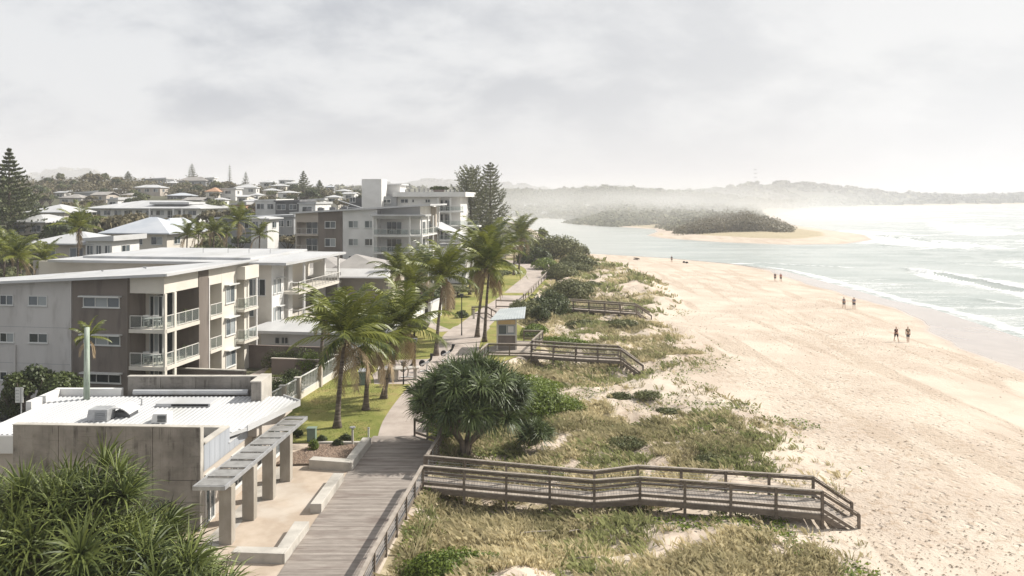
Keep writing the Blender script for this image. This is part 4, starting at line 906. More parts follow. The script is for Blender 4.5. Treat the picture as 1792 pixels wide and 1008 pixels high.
def shrubs():
    S = [  # px, py(base), z, rx, ry, h, label, mat, n, size
        (928, 714, 2, 2.8, 2.6, 2.2, 'bright green mounded shrub right of the large screw pine', 'leafb', 9000, .11), (915, 670, 2, 3.4, 2.6, 1.25, 'long bright green shrub bank under the middle walkway platform', 'leafb', 9000, .12), (975, 708, 2, 2.2, 1.9, 1.35, 'small bright green shrub at the seaward end of the bank', 'leafb', 3500, .11),
        (850, 655, 2, 1.5, 1.4, .8, 'olive shrub behind the top of the large screw pine', 'leafb', 4000, .12), (800, 1030, 1.8, 2.3, 1.4, 1.1, 'leafy green shrub at the bottom edge below the dune grass', 'leafb', 9000, .085), (735, 1035, 1.8, 1.0, .9, .7, 'small leafy clump at the bottom edge beside the boardwalk posts', 'leafb', 3000, .08),
        (775, 775, 2, .7, .7, .8, 'light green shrub under the screw pine by the folded railing', 'leafb', 1800, .08), (765, 760, 2, .8, 1.3, 1.2, 'bright shrub showing behind the folded railing', 'leafb', 2500, .09),
        (958, 548, 2.3, 3.2, 2.8, 3.6, 'domed dark shrub at the landward end of the far walkway', 'leafd', 11000, .17), (1000, 520, 2.3, 3.6, 3.0, 2.9, 'broad dark green shrub behind the domed one', 'leafm', 8000, .2), (1040, 503, 2.3, 2.2, 2.2, 1.6, 'low dark shrub seaward of the broad one', 'leafm', 3500, .2),
        (975, 490, 2.3, 4.0, 3.4, 3.0, 'grey-green shrub mass beside the path bend', 'leafm', 8000, .22), (1000, 478, 2.3, 3.6, 3.0, 2.2, 'olive shrub behind the grey-green mass', 'leafm', 6000, .22), (950, 475, 2.3, 2.6, 3.0, 2.5, 'bright shrub hugging the outside of the path bend', 'leafb', 4000, .2),
        (975, 600, 2.2, 3.3, 2.0, 1.2, 'bright sprawling shrub right of the kiosk', 'leafb', 7000, .13), (935, 590, 2.2, 1.8, 2.2, 1.3, 'green shrub between the kiosk and the sprawling one', 'leafb', 4000, .13), (915, 557, 2.3, 2.3, 1.8, 2.6, 'yellow-green shrub behind the kiosk roof', 'leafm', 4500, .16), (942, 566, 2.3, 1.3, 1.3, 2.0, 'dark shrub just right of the kiosk roof', 'leafd', 3000, .15), (1030, 568, 2.2, 2.8, 1.8, 1.0, 'dull green shrub on the dune below the far walkway', 'leafm', 3500, .16), (1085, 572, 2.2, 2.2, 1.6, .8, 'low grey-green shrub near the steps of the far walkway', 'leafm', 2200, .16),
        (808, 556, 2.45, .9, .9, 1.0, 'round clipped dark bush on the lawn beside a pale post', 'leafd', 1600, .12), (1085, 690, 1.9, 1.3, 1.0, .8, 'low grey-green saltbush on the dune past the bright shrub', 'leafm', 2200, .1), (1170, 712, 1.9, 1.0, .8, .5, 'small saltbush near the bare sand ridge', 'leafm', 1400, .1), (1130, 693, 1.9, 1.2, .9, .7, 'saltbush clump below the middle walkway steps', 'leafm', 1600, .1), (1245, 815, 1.9, 1.3, .8, .65, 'dark green clump just behind the near walkway rail', 'leafm', 2500, .08), (1095, 790, 1.9, 1.2, 1.0, .55, 'dull green mound in the middle of the near dune', 'leafm', 1800, .09)]
    for i, (px, py, z, rx, ry, h, lab, m, n, s) in enumerate(S):
        x, y = G(px, py, z); shrub('coastal_shrub', x, y, rx, ry, h, lab, m, n, s, 100+i, 'coastal shrubs along the dune')
    # banksia-like trees by the river
    for i, (px, Y, py, rx, lab, m) in enumerate(((965, 186, 414, 7.2, 'broad mounded grey-green coastal tree on the point left of the beach', 'leafm'), (1000, 196, 424, 4.6, 'lower mounded coastal tree at the end of the point', 'leafm'), (935, 172, 434, 4.0, 'dark coastal shrub mass beside the path bend', 'leafd'), (1008, 160, 448, 4.2, 'olive coastal scrub between the point and the dune', 'leafm'))):
        x = XP(px, Y); z0 = gz(x, Y)-.3; shrub('coastal_tree', x, Y, rx, rx*.6, (ZP(py, Y)-z0)*1.12, lab, m, 9000, .32, 200+i, 'trees on the point', k=16, z0=z0, cat='tree')
    x = XP(948, 205); z0 = gz(x, 205); tree('coastal_tree', x, 205, z0, ZP(392, 205)-z0, 1.8, 'thin sparse tree standing in front of the river', 'tree', 'leafm', 500, .3, 203, 'trees on the point', k=10, trunkh=.3)
    # garden things by the apartments
    x, y = XP(72, 55), 55
    for i, (px, Y, top, r, lab) in enumerate(((50, 55.5, 622, 1.7, 'dark glossy garden tree with yellow blooms against the light grey wall'), (108, 55, 640, 1.6, 'dark leafy garden tree under the taupe wall, right of the blooming one'), (25, 56, 650, 1.1, 'low dark garden tree at the left, beside the ground floor window'))):
        x = XP(px, Y); tree('garden_tree', x, Y, 1.45, ZP(top, Y)-1.45, r, lab, 'tree', 'leafd', 3800, .17, 300+i, 'garden trees by the nearest block', k=12, trunkh=.12)
    hd = [(20, 56, 2.6, .8, 1.5, 'clipped dark hedge at the left edge beyond the car park'), (210, 51, 2.0, .5, 1.0, 'low yellow-green hedge along the taupe wall'), (478, 61.5, 2.0, .9, 2.1, 'dark clipped hedge behind the glass fence'), (548, 70, 1.5, 1.2, 2.5, 'round bright-topped bush behind the glass fence'), (500, 71.2, 2.5, .55, 2.5, 'dark hedge in the raised planter'),
          (513, 64.5, 1.0, .9, 1.9, 'rounded dark bush between hedge and bright bush'), (486, 56.3, .9, .5, 1.7, 'feathery green bush beside the concrete parapet end'), (640, 70, 1.2, .9, 2.0, 'dark bush behind the white garden wall'), (665, 76, 1.4, 1.2, 2.4, 'tall dark bush behind the end of the white wall')]
    for i, (px, Y, rx, ry, h, lab) in enumerate(hd):
        x = XP(px, Y); shrub('garden_hedge', x, Y, rx, ry, h, lab, 'leafb' if i in (1, 3, 6) else 'leafd', 3000, .1, 330+i, 'hedges in the apartment gardens', z0=gz(x, Y) if Y > 54 else 1.5, cat='hedge')
    hb = [(520, 765, .9, .4, .55), (548, 790, .8, .5, .8), (590, 782, .7, .4, .5), (605, 773, .9, .4, .5), (565, 776, .7, .35, .5)]
    for i, (px, py, rx, ry, h) in enumerate(hb):
        x, y = G(px, py); shrub('bedding_shrub', x, y, rx*.5, ry*.6, h, ['dark low shrub next to the green utility box', 'bright tuft shrub in the pebble bed', 'dark mat shrub by the low concrete kerb', 'dark low shrub beside the path light', 'small shrub at the back of the pebble bed'][i], 'leafb' if i == 1 else 'leafd', 900, .07, 350+i, 'shrubs in the pebble bed', z0=2.45)
    # park trees behind the palms
    for i, (px, Y, top, r, lab, m) in enumerate(((700, 96, 520, 3.4, 'dark spreading tree shading the lawn behind the white wall', 'leafd'), (745, 108, 505, 3.4, 'dark tree behind the tall leaning palm', 'leafd'), (800, 118, 500, 2.8, 'pale olive tree at the back of the lawn', 'leafm'), (655, 90, 530, 2.6, 'dark garden tree behind the nearest palms', 'leafd'), (870, 135, 470, 2.6, 'olive tree left of the curving path', 'leafm'), (725, 84, 560, 2.2, 'drooping green tree over the shaded lawn', 'leafm'))):
        x = XP(px, Y); z0 = gz(x, Y); tree('park_tree', x, Y, z0, ZP(top, Y)-z0, r, lab, 'tree', m, 4500, .26, 400+i, 'trees at the back of the park', k=12, trunkh=.3)
# ------------------------------------------------------------ second white block
def apartment_white():
    f = Fr(475, 80, 9); root = empty('apartment_building', f.w(0, 0, 1.5), 'cream apartment block with flat white roof and balconies behind the nearest palm crown', 'apartment block')
    YE = 14.5; T = 10.35; y497, y533, y556 = f.ly(496), f.ly(532, 1.5), f.ly(556, 1.5)
    f.part('wall', 'cream', root, (-26, 0, 0, y497, 1.2, T), (-26, -2.2, y497+.002, YE, 1.2, T))
    f.part('wall', 'white', root, (.002, .05, -.02, y497, 1.2, T-.02))
    f.part('column', 'white', root, (1.4, 1.6, y533-.1, y533+.1, 4.2, T-.02), (1.4, 1.6, YE-.4, YE-.2, 4.2, T-.02), (-.6, 0.0, y533-.5, y533+.5, 1.5, T-.03), (-1.6, -.2, YE-.3, YE, 1.5, T-.03))
    for z in (4.4, 7.3):
        f.part('balcony_slab', 'cream', root, (-2.19, 1.7, y497+.01, YE+.1, z-.28, z)); balustrade(f, root, [(.02, y497+.05), (1.62, y497+.05), (1.62, YE), (-.5, YE)], z, gl=False, fine=.28)
    f.part('upper_panel', 'cream', root, (-2.19, -.3, y497+.01, YE-.4, 9.6, T-.04))
    f.part('roof', 'roofw', root, (-22, -3, 1.5, YE+1.2, T+.26, T+.5), (-24, 2.1, -1.2, YE+.6, T, T+.255))
    for a in (-12, -9, -6.5, -4):
        mb = MB(); b = f.w(a, 8, T+.5); mb.beam(b, (b[0], b[1], b[2]+.5), .05, .05); mb.beam((b[0], b[1], b[2]+.5), (b[0]+2.3, b[1], b[2]+.5), .04, .04); mb.build('roof_safety_rail', M['steel'], root)
    winpx(f, root, 'f', 0, 432, 488, 465, 517.5, n=3, panes='mpd'); winpx(f, root, 'f', 0, 432, 538, 445, 554, n=1, panes='m')
    for y0, y1 in ((488, 514), (537, 563)):
        winpx(f, root, 's', .05, 478, y0, 482.5, y1, n=1, panes='p'); winpx(f, root, 's', .05, 484.5, y0-1, 491.5, y1-2, n=2, panes='pm', hood=True)
    for z in (4.4, 7.3):
        window(f, root, 's', -2.2, y497+.8, y497+3.4, z, z+2.1, n=2, panes='dm', name='sliding_door')
    table(f.w(.4, y497+2, 7.3), 'small table on the top balcony of the cream block behind the palm', 'balcony tables')
    # single storey annex and garden walls
    a = Fr(457, 75.5, 9); r2 = empty('annex_building', a.w(0, 0, 1.5), 'low annex with a flat white roof in front of the cream block', 'annex')
    a.part('wall', 'white', r2, (0, 7.5, 0, 5, 1.2, 4.35)); a.part('roof', 'roofw', r2, (-1.4, 8.4, -1.0, 5.6, 4.36, 4.62))
    winpx(a, r2, 'f', 0, 481, 589.5, 490, 602, n=1, panes='d'); winpx(a, r2, 'f', 0, 492, 589.5, 505, 602, n=2, panes='md')
    mb = MB(); wtop = 3.55
    e = empty('garden_wall', (-21, 72.5, 1.5), 'tall brown rendered wall round the garden of the low annex', 'garden wall'); g = Fr(432, 73, 9)
    g.part('wall', 'brownwall', e, (-.3, 9.2, 0, .22, 1.2, 3.5)); g.part('coping', 'brownwall', e, (-.34, 9.24, -.04, .26, 3.5, 3.57))
    e = empty('garden_wall', (-21, 70, 1.5), 'low brown planter wall in the apartment garden with dark hedge behind it', 'garden wall'); g = Fr(475, 69.8, 9)
    g.part('wall', 'brownwall', e, (0, 4.6, 0, .2, 1.2, 2.95)); g.part('coping', 'beige', e, (-.05, 4.65, -.05, .25, 2.95, 3.02))
    e = empty('garden_wall', (-25, 61, 1.5), 'low brown wall at the foot of the nearest apartment block', 'garden wall'); g = Fr(364, 64.0, 9)
    g.part('wall', 'brownwall', e, (-2.8, 3.6, -.9, -.65, 1.2, 3.42)); g.part('coping', 'concl', e, (-2.84, 3.64, -.94, -.61, 3.42, 3.5))
    sheet('courtyard_paving', [(-24, 62), (-16.6, 62), (-15.8, 72.5), (-22.5, 72.5)], 1.56, M['pathc']); sheet('courtyard_lawn', [G(455, 661, 1.5), G(522, 661, 1.5), G(516, 638, 1.5), G(478, 638, 1.5)], 1.567, M['hay'] if 0 else M['lawn'])
def block_mid():
    f = Fr(730, 131, 8); root = empty('apartment_building', f.w(0, 0, 2), 'four storey white and taupe apartment block in the middle distance left of the tall palms', 'apartment block')
    x = {p: f.lx(p) for p in (517, 557, 599, 604, 660)}; YE = f.ly(757); G0 = 1.5
    zr = lambda a, b: 15.55+a*.058; wz = lambda a, b: zr(a, b)-.01
    f.part('wall', 'beige', root, (x[517]+.2, x[557], 1.6, 13, G0, wz), (x[517], x[517]+.198, 0, 13, G0, wz)); f.part('upper_panel', 'beige', root, (x[517]+.2, x[557], 0, 1.598, 12.9, wz))
    f.part('wall', 'taupe', root, (x[557]+.01, x[599], -.1, 13, G0, wz)); f.part('wall', 'mgrey' if 0 else 'white', root, (x[604]-.4, x[660], 0, 13, G0, wz), (x[660]+.01, 0, 1.9, 13, G0, wz))
    f.part('wall', 'lgrey', root, (x[599]+.01, x[604]-.42, .05, 13, G0, wz))
    for z in (5.2, 8.05, 10.9):
        f.part('balcony_slab', 'beige', root, (x[517]+.2, x[557]-.02, -.2, 1.59, z-.25, z)); balustrade(f, root, [(x[517]+.1, -.1), (x[557]-.05, -.1)], z, fine=.35)
        f.part('balcony_slab', 'white', root, (x[660]-.3, 1.3, -1.6, 1.89, z-.25, z), (0.01, 1.3, 1.9, YE, z-.24, z-.01)); balustrade(f, root, [(x[660]-.2, -1.5), (1.2, -1.5), (1.2, YE-.1)], z, gl=True, sp=1.2)
        window(f, root, 'f', 1.9, f.lx(677, 1.9), f.lx(703, 1.9), z, z+2.1, n=3, panes='ddm', name='sliding_door'); window(f, root, 'f', 1.6, f.lx(536, 1.6), f.lx(556, 1.6), z, z+2.1, n=2, panes='dm', name='sliding_door')
        window(f, root, 's', 0, 3, 5, z, z+2.1, n=2, panes='dm', name='sliding_door'); window(f, root, 's', 0, 7, 9, z, z+2.1, n=2, panes='md', name='sliding_door')
        for k in range(2): table(f.w(-4+k*2.2, -.4, z), f'outdoor table on the {["second", "third", "top"][int((z-5)/2.8)]} floor balcony of the mid-distance white block', 'balcony tables')
    for lx_, ly_ in ((x[660]-.2, -1.5), (f.lx(717, -1.5), -1.5), (1.15, -1.5), (1.15, 2.4), (1.15, 6.2)):
        f.part('column', 'white', root, (lx_-.12, lx_+.12, ly_-.12, ly_+.12, G0, 13.99))
    f.part('lower_roof', 'roofw', root, (x[660]-.6, 1.9, -2.0, 1.88, 14.0, 14.25), (x[660]-.4, 1.2, -1.4, 1.7, 13.6, 13.999))
    f.part('column', 'white', root, (1.0, 1.25, YE-.3, YE, G0, 15.5)); f.part('wall', 'beige', root, (.01, .9, YE-1.4, YE-.35, G0, 15.4))
    mb = MB(); cs = [(x[517]-.7, -.8), (2.4, -.8), (2.4, YE+.8), (x[517]-.7, YE+3)]
    mb.hexa([f.w(a, b, zr(a, b)) for a, b in cs]+[f.w(a, b, zr(a, b)+.28) for a, b in cs]); mb.build('roof', M['roofw'], root)
    for (a, b, c, d, p) in ((568.5, 387, 587.5, 399.5, 'dm'), (568.5, 417, 587.5, 431.5, 'dp'), (568.5, 448, 589, 456, 'md'), (609.5, 386, 627, 399, 'mp'), (638, 386, 655, 399, 'mp'), (609.5, 417.5, 627, 430, 'mp'), (638, 417.5, 655.5, 430, 'dd'), (609.5, 447.5, 627, 461, 'mm'), (638, 447.5, 655, 461, 'mp')):
        winpx(f, root, 'f', -.1 if a < 590 else 0, a, b, c, d, n=2, panes=p, fw=.09)
    for k in range(4):
        a = x[517]+1+k*2.1; mb = MB(); b = f.w(a, 3.5, zr(a, 3)); mb.box(b[0]-.5, b[0]+.5, b[1]-.4, b[1]+.4, b[2], b[2]+.75); mb.build('air_conditioner', M['dgrey'], root)
    mb = MB(); q = f.w(f.lx(575), 6, 15.2); mb.beam((q[0], q[1], q[2]), (q[0]+4.8, q[1], q[2]-.2), .9, .12, up=(0, .3, 1)); mb.beam((q[0]-.6, q[1], q[2]+1.4), (q[0]+4, q[1], q[2]-.1), .8, .1); mb.build('solar_heater', M['steel'], root)
def block_back():
    f = Fr(803, 168, 5); root = empty('apartment_building', f.w(0, 0, 2), 'white stepped apartment block with a tall blank lift tower behind the mid-distance block', 'apartment block')
    px = lambda p, c=0: f.lx(p, c); T = 17.2
    f.part('wall', 'white', root, (px(694), px(768), 0, 14, 2, T), (px(768)+.01, 0, 2.2, 14, 2, T-.01))
    f.part('wall', 'mgrey', root, (px(650, -1), px(693.8, -1), -1, 12, 2, T+.1)); f.part('wall', 'dgrey', root, (px(610), px(634), .5, 12, 2, 17.0))
    f.part('lift_tower', 'white', root, (px(633, -3), px(667.5, -3), -3, 1.8, 2, 20.9))
    f.part('penthouse', 'white', root, (px(668, 3), px(700, 3), 3, 9, 17.3, 19.7)); f.part('penthouse_roof', 'roofw', root, (px(667, 3), px(704, 3), 2.2, 9.5, 19.7, 20.0))
    f.part('roof', 'white', root, (px(692)-.3, 1.6, -1.3, 14.5, T, T+1.0)); f.part('planter', 'brownwall', root, (px(757), px(775), 1, 2, T+1.01, T+1.5))
    for z in (5.2, 8.2, 11.2, 14.2):
        f.part('balcony_slab', 'white', root, (px(766), 1.2 if z > 12 else 4.5, -1.4, 2.19, z-.3, z)); balustrade(f, root, [(px(766), -1.3), (1.1 if z > 12 else 4.4, -1.3)], z, gl=True, sp=1.6)
        window(f, root, 'f', 2.2, px(770, 2), px(775, 2), z, z+2.3, n=1, panes='d', name='sliding_door'); window(f, root, 'f', 2.2, px(778, 2), px(789, 2), z, z+2.3, n=2, panes='dm', name='sliding_door')
        for p in (766.5, 788): f.part('column', 'white', root, (px(p, -1.2)-.15, px(p, -1.2)+.15, -1.3, -1.0, z, z+2.7))
    for (a, b, c, d, p, q) in ((651, 346, 662, 358.5, 'd', 1), (670, 348.5, 684, 355.5, 'dd', 0), (701, 348, 714.5, 355.5, 'dd', 0), (721, 348.5, 725, 354.5, 'd', 0), (744, 348.5, 753, 355, 'dd', 0), (612, 345, 622, 354, 'dd', 0)):
        winpx(f, root, 'f', -1 if 650 < a < 690 else (.5 if a < 640 else 0), a, b, c, d, n=len(p), panes=p, fw=.1)
    mb = MB()
    for k in range(14): a = px(700)+k*1.0; b = f.w(a, 4+2*random.random(), T+1.0); mb.tube([b, (b[0], b[1], b[2]+.4+.5*random.random())], .12, 6)
    mb.build('roof_plant', M['dgrey'], root)
    rng = np.random.default_rng(5); leaves_into('roof_garden', [(Vector(f.w(px(p), 1.5, T+1.7)), (1.3, .5, .5)) for p in (760, 764, 769, 773)], 500, .3, M['leafd'], root, rng)
    # white skillion roof stepping down to the right
    s = Fr(752, 140, 8); r2 = empty('beach_house', s.w(0, 0, 2), 'low house with a long white roof sloping down behind the tall palm', 'house')
    s.part('wall', 'white', r2, (0, 6.2, 1, 9, 2, 8.6)); mb = MB(); mb.hexa([s.w(a, b, zz) for a, b, zz in ((0, 0, 12.2), (6.6, 0, 9.0), (6.6, 9, 9.0), (0, 9, 12.2))]+[s.w(a, b, zz) for a, b, zz in ((0, 0, 12.5), (6.6, 0, 9.3), (6.6, 9, 9.3), (0, 9, 12.5))]); mb.build('roof', M['roofw'], r2)
    window(s, r2, 'f', 1, 3, 5, 6, 7.5, n=2, panes='dm')

# ------------------------------------------------------------ houses
HOUSES = []
def house(px0, px1, pe, Y, pb, roof, wall, rise, label, depth=9, rot=8, storeys=1, over=.7, kind='hip', cat='house', nwin=None, name='house', group=None, front=True):
    """px0..px1 width, pe eave pixel, pb base pixel (hint), rise in metres"""
    f = Fr(px0, Y, rot); W = f.lx(px1); ze = ZP(pe, Y); zb = min(gz(*f.w(W/2, 1, 0)[:2]), ZP(pb, Y))-1.5; root = empty(name, f.w(0, 0, ze-2.8*storeys), label, cat, group)
    HOUSES.append((px0, px1, pe, pb, Y, depth))
    f.part('wall', wall, root, (0, W, 0, depth, zb, ze)); o = over; mb = MB()
    if kind == 'hip':
        r = min(W, depth)/2+o; a = [(-o, -o), (W+o, -o), (W+o, depth+o), (-o, depth+o)]
        rid = [(r-o, depth/2), (W+o-r, depth/2)] if W > depth else [(W/2, r-o), (W/2, depth+o-r)]
        v = [f.w(x, y, ze) for x, y in a]+[f.w(x, y, ze+rise) for x, y in rid]+[f.w(x, y, ze-.18) for x, y in a]
        top = [(0, 1, 5, 4), (1, 2, 5), (2, 3, 4, 5), (3, 0, 4)] if W > depth else [(0, 1, 4), (1, 2, 5, 4), (2, 3, 5), (3, 0, 4, 5)]
        mb.add(v, top+[(6, 7, 1, 0), (7, 8, 2, 1), (8, 9, 3, 2), (9, 6, 0, 3), (9, 8, 7, 6)])
    elif kind == 'gable':
        v = [f.w(-o, -o, ze), f.w(W+o, -o, ze), f.w(W+o, depth/2, ze+rise), f.w(-o, depth/2, ze+rise), f.w(-o, depth+o, ze), f.w(W+o, depth+o, ze)]
        v += [(x, y, z-.2) for x, y, z in v]
        mb.add(v, [(0, 1, 2, 3), (3, 2, 5, 4), (7, 6, 9, 8), (8, 9, 10, 11), (0, 6, 7, 1), (4, 5, 11, 10), (0, 3, 9, 6), (3, 4, 10, 9), (1, 7, 8, 2), (2, 8, 11, 5)])
    else:   # skillion / flat, rising to the left or right by rise
        cs = [(-o, -o), (W+o, -o), (W+o, depth+o), (-o, depth+o)]; zz = lambda a: ze+rise*max(0, a+o)/(W+2*o) if rise >= 0 else ze+(-rise)*(1-max(0, a+o)/(W+2*o))
        mb.hexa([f.w(a, b, ze+.002) for a, b in cs]+[f.w(a, b, zz(a)+.3) for a, b in cs])
    mb.build('roof', M[roof], root)
    n = nwin if nwin is not None else max(1, int(W/3.2)); ps = ['dm', 'md', 'dp', 'dd']
    for s in range(storeys):
        z0 = ze-2.8*(s+1)+.9
        for k in range(n):
            c = W*(k+.5)/n; w = min(1.0, W/n*.32)*(1 if (k+s) % 3 else 1.2); window(f, root, 'f', 0, c-w, c+w, z0-(.7 if (k*7+s) % 4 == 1 else 0), z0+1.3, n=2, panes=ps[(k+s) % 4], fw=.07, name='window')
        window(f, root, 's', W, 2, 3.8, z0, z0+1.2, n=2, panes='dm')
    return f, root, W, ze
def houses():
    f, r, W, ze = house(160, 346, 364, 215, 392, 'roofw', 'white', 2.0, 'long two storey white apartment house with broad white hip roof on the slope', depth=18, storeys=2, nwin=10, cat='apartment house', over=1.5, rot=6)
    for p in (0.58, .80, .88): f.part('column', 'white', r, (W*p-.2, W*p+.2, -1.6, -1.2, ze-6, ze-.2))
    f.part('balcony_slab', 'white', r, (W*.5, W*.8, -1.5, -.01, ze-3.1, ze-2.9), (W*.82, W*1.0, -1.9, -.01, ze-3.1, ze-2.9)); balustrade(f, r, [(W*.5, -1.4), (W*.8, -1.4)], ze-2.9, sp=2)
    f.part('upper_roof', 'roofw', r, (W*.53, W*.9, 1, 10, ze+1.0, ze+1.6))
    house(188, 292, 407, 128, 440, 'bluroof', 'cream', 2.4, 'two storey cream house with blue-white hip roof behind the near white roof', depth=9, storeys=2, nwin=3, over=1.0)
    house(262, 305, 405, 136, 430, 'bluroof', 'cream', 2.2, 'small wing with blue-white roof joined right of the cream hip-roofed house', depth=9, nwin=1)
    f, r, W, ze = house(58, 160, 425, 108, 462, 'roofw', 'beige', 1.4, 'pinkish beige house with low white hip roof behind the tall ragged palm', depth=8, storeys=1, nwin=2, over=.9)
    house(150, 196, 421, 106, 455, 'roofw', 'white', .4, 'white carport wing with posts right of the pinkish beige house', depth=6, kind='flat', nwin=3)
    house(50, 112, 371, 170, 392, 'roofw', 'cream', 1.6, 'white-roofed house just right of the big Norfolk pine', depth=9, nwin=2)
    house(20, 78, 388, 150, 410, 'roofw', 'beige', 1.3, 'white-roofed house half hidden behind the big Norfolk pine', depth=9, nwin=2)
    house(447, 482, 352, 190, 392, 'white', 'white', .2, 'white cube house at the left of the dark flat-roofed house', depth=10, kind='flat', storeys=2, nwin=2, over=.2)
    house(482, 523, 353, 188, 405, 'dgrey', 'dgrey', .2, 'dark flat-roofed modern house with black cladding', depth=10, kind='flat', storeys=3, nwin=2, over=.3)
    house(523, 552, 357, 186, 372, 'roofw', 'white', .2, 'small white penthouse box right of the dark flat-roofed house', depth=10, kind='flat', nwin=1, over=.3)
    house(470, 514, 380, 160, 410, 'mgrey', 'mgrey', .2, 'mid grey box house in front of the dark flat-roofed house', depth=10, kind='flat', storeys=2, nwin=3, over=.3)
    house(380, 468, 383, 165, 405, 'bluroof', 'mgrey', .5, 'low grey house with long pale flat roof behind the arching garden palm', depth=10, kind='flat', nwin=4, over=.8)
    house(440, 468, 382, 150, 402, 'roofw', 'white', .4, 'small white gazebo house beside the mid grey box house', depth=5, kind='hip', nwin=2)
    # low curved grey roof
    f = Fr(566, 95, 6); r = empty('low_house', f.w(0, 0, 2), 'low building with grey folded roof and broad white fascia behind the palms', 'house'); ze = ZP(483, 95)
    f.part('wall', 'beige', r, (-4, 7.6, 1, 9, 1.5, ze)); mb = MB(); mb.hexa([f.w(a, b, c) for a, b, c in ((-4.8, -1.0, ze-.1), (8.2, -1.0, ze-.1), (8.2, .3, ze-.1), (-4.8, .3, ze-.1), (-4.6, -.9, ze+.05), (8.0, -.9, ze+.05), (8.0, .29, ze+.9), (-4.6, .29, ze+.9))]); mb.build('fascia', M['white'], r)
    for a, b, c, nm in ((-4.6, 2.4, -2.2, 'grey'), (.4, 8.0, 2.4, 'grey')):
        mb = MB(); z0 = ze+.6; v = [f.w(a, .31, z0), f.w(b, .31, z0), f.w(b, 10, z0), f.w(a, 10, z0), f.w(c, 5, z0+1.7)]; mb.add(v, [(0, 1, 4), (1, 2, 4), (2, 3, 4), (3, 0, 4), (3, 2, 1, 0)]); mb.build('roof', M['greyroof'], r)
    mb = MB(); mb.tube([f.w(6.2, .2, ze+1.3), f.w(7.4, .15, ze+1.05), f.w(8.2, .1, ze+.5)], .12, 6); mb.build('curved_fascia', M['white'], r); HOUSES.append((560, 690, 460, 500, 95, 9))
    # hillside town
    HL = [ # px0 px1 eave Y base roof wall rise storeys kind label
        (312, 360, 316, 400, 328, 'greyroof', 'mgrey', 2, 2, 'hip', 'big grey house with balconies on the hill crest'), (360, 374, 312, 402, 326, 'white', 'white', .3, 2, 'flat', 'white tower house joined right of the big grey crest house'), (252, 290, 314, 405, 324, 'roofw', 'mgrey', .6, 1, 'flat', 'grey house with flat white roof left of the crest'), (286, 308, 320, 390, 327, 'roofw', 'beige', .8, 1, 'hip', 'small pale-roofed house between the two grey crest houses'),
        (234, 280, 328, 340, 336, 'roofw', 'beige', 1.2, 1, 'hip', 'wide white-roofed house below the left crest house'), (293, 335, 342, 300, 356, 'bluroof', 'dgrey', 1.0, 2, 'hip', 'dark house with pale blue roof halfway down the slope'), (320, 352, 350, 285, 362, 'greyroof', 'mgrey', 1.0, 1, 'gable', 'grey gabled house below the blue-roofed one'),
        (360, 382, 335, 320, 344, 'terra', 'cream', 1.6, 1, 'hip', 'cream house with terracotta roof'), (386, 412, 331, 325, 341, 'roofw', 'white', .3, 2, 'flat', 'white flat-roofed house right of the terracotta one'), (411, 448, 328, 335, 338, 'roofw', 'white', 1.4, 1, 'hip', 'white hip-roofed house on the right end of the white row'),
        (404, 430, 358, 240, 368, 'roofw', 'terra', .5, 1, 'flat', 'orange-walled house with white roof above the garden palms'), (424, 452, 352, 255, 362, 'roofw', 'cream', .8, 1, 'hip', 'cream house right of the orange-walled house'),
        (104, 142, 346, 290, 356, 'greyroof', 'lgrey', 1.3, 1, 'hip', 'grey-roofed house on the left slope'), (132, 172, 338, 310, 350, 'roofw', 'mgrey', .8, 2, 'flat', 'pale-roofed long house above the grey-roofed house'), (160, 186, 341, 300, 349, 'greyroof', 'beige', 1.2, 1, 'gable', 'gabled house right of the pale-roofed long house'), (195, 212, 331, 345, 336, 'roofw', 'white', .6, 1, 'hip', 'tiny white house among trees left of the wide white-roofed house'),
        (96, 112, 337, 330, 343, 'roofw', 'lgrey', .6, 1, 'gable', 'tiny white-roofed house high on the left slope'), (118, 136, 334, 350, 339, 'roofw', 'lgrey', .6, 1, 'hip', 'small house tucked into trees on the left slope'), (188, 206, 350, 270, 356, 'roofw', 'white', .6, 1, 'flat', 'small white shed-like house above the long apartment house'),
        (455, 478, 319, 400, 326, 'roofw', 'white', 1.2, 1, 'hip', 'white house on the crest right of the round-headed pine'), (474, 500, 325, 380, 332, 'roofw', 'cream', 1, 1, 'hip', 'cream house on the slope left of the two pale pines'), (488, 512, 315, 420, 321, 'roofw', 'white', .8, 1, 'hip', 'bright white house highest on the right part of the hill'), (500, 522, 321, 410, 327, 'roofw', 'white', .8, 1, 'gable', 'white gabled house beside the bright one'),
        (460, 484, 333, 340, 340, 'roofw', 'beige', .9, 1, 'hip', 'beige house above the white cube house'), (486, 515, 337, 320, 344, 'roofw', 'white', .8, 1, 'hip', 'white house just above the dark flat-roofed house'), (570, 584, 327, 400, 334, 'bluroof', 'mgrey', .8, 1, 'hip', 'grey house between the pale pines and the lift tower'), (588, 606, 334, 360, 341, 'roofw', 'white', .8, 1, 'hip', 'white house left of the lift tower'), (570, 592, 345, 300, 351, 'roofw', 'cream', .8, 1, 'hip', 'cream house below the pale pines'), (600, 620, 339, 330, 347, 'roofw', 'white', .6, 1, 'gable', 'white gabled house touching the lift tower block'),
        (540, 566, 350, 260, 358, 'roofw', 'white', .3, 1, 'flat', 'flat-roofed white house at the foot of the right pale pine'), (212, 230, 341, 300, 347, 'greyroof', 'mgrey', .7, 1, 'hip', 'grey house at the foot of the pine on the left slope'), (440, 452, 341, 300, 348, 'roofw', 'white', .6, 1, 'hip', 'little white house under the white row'), (415, 432, 344, 290, 350, 'roofw', 'cream', .6, 1, 'gable', 'little cream house under the white row'), (372, 392, 349, 270, 356, 'roofw', 'white', .6, 1, 'hip', 'white cottage below the terracotta-roofed house')]
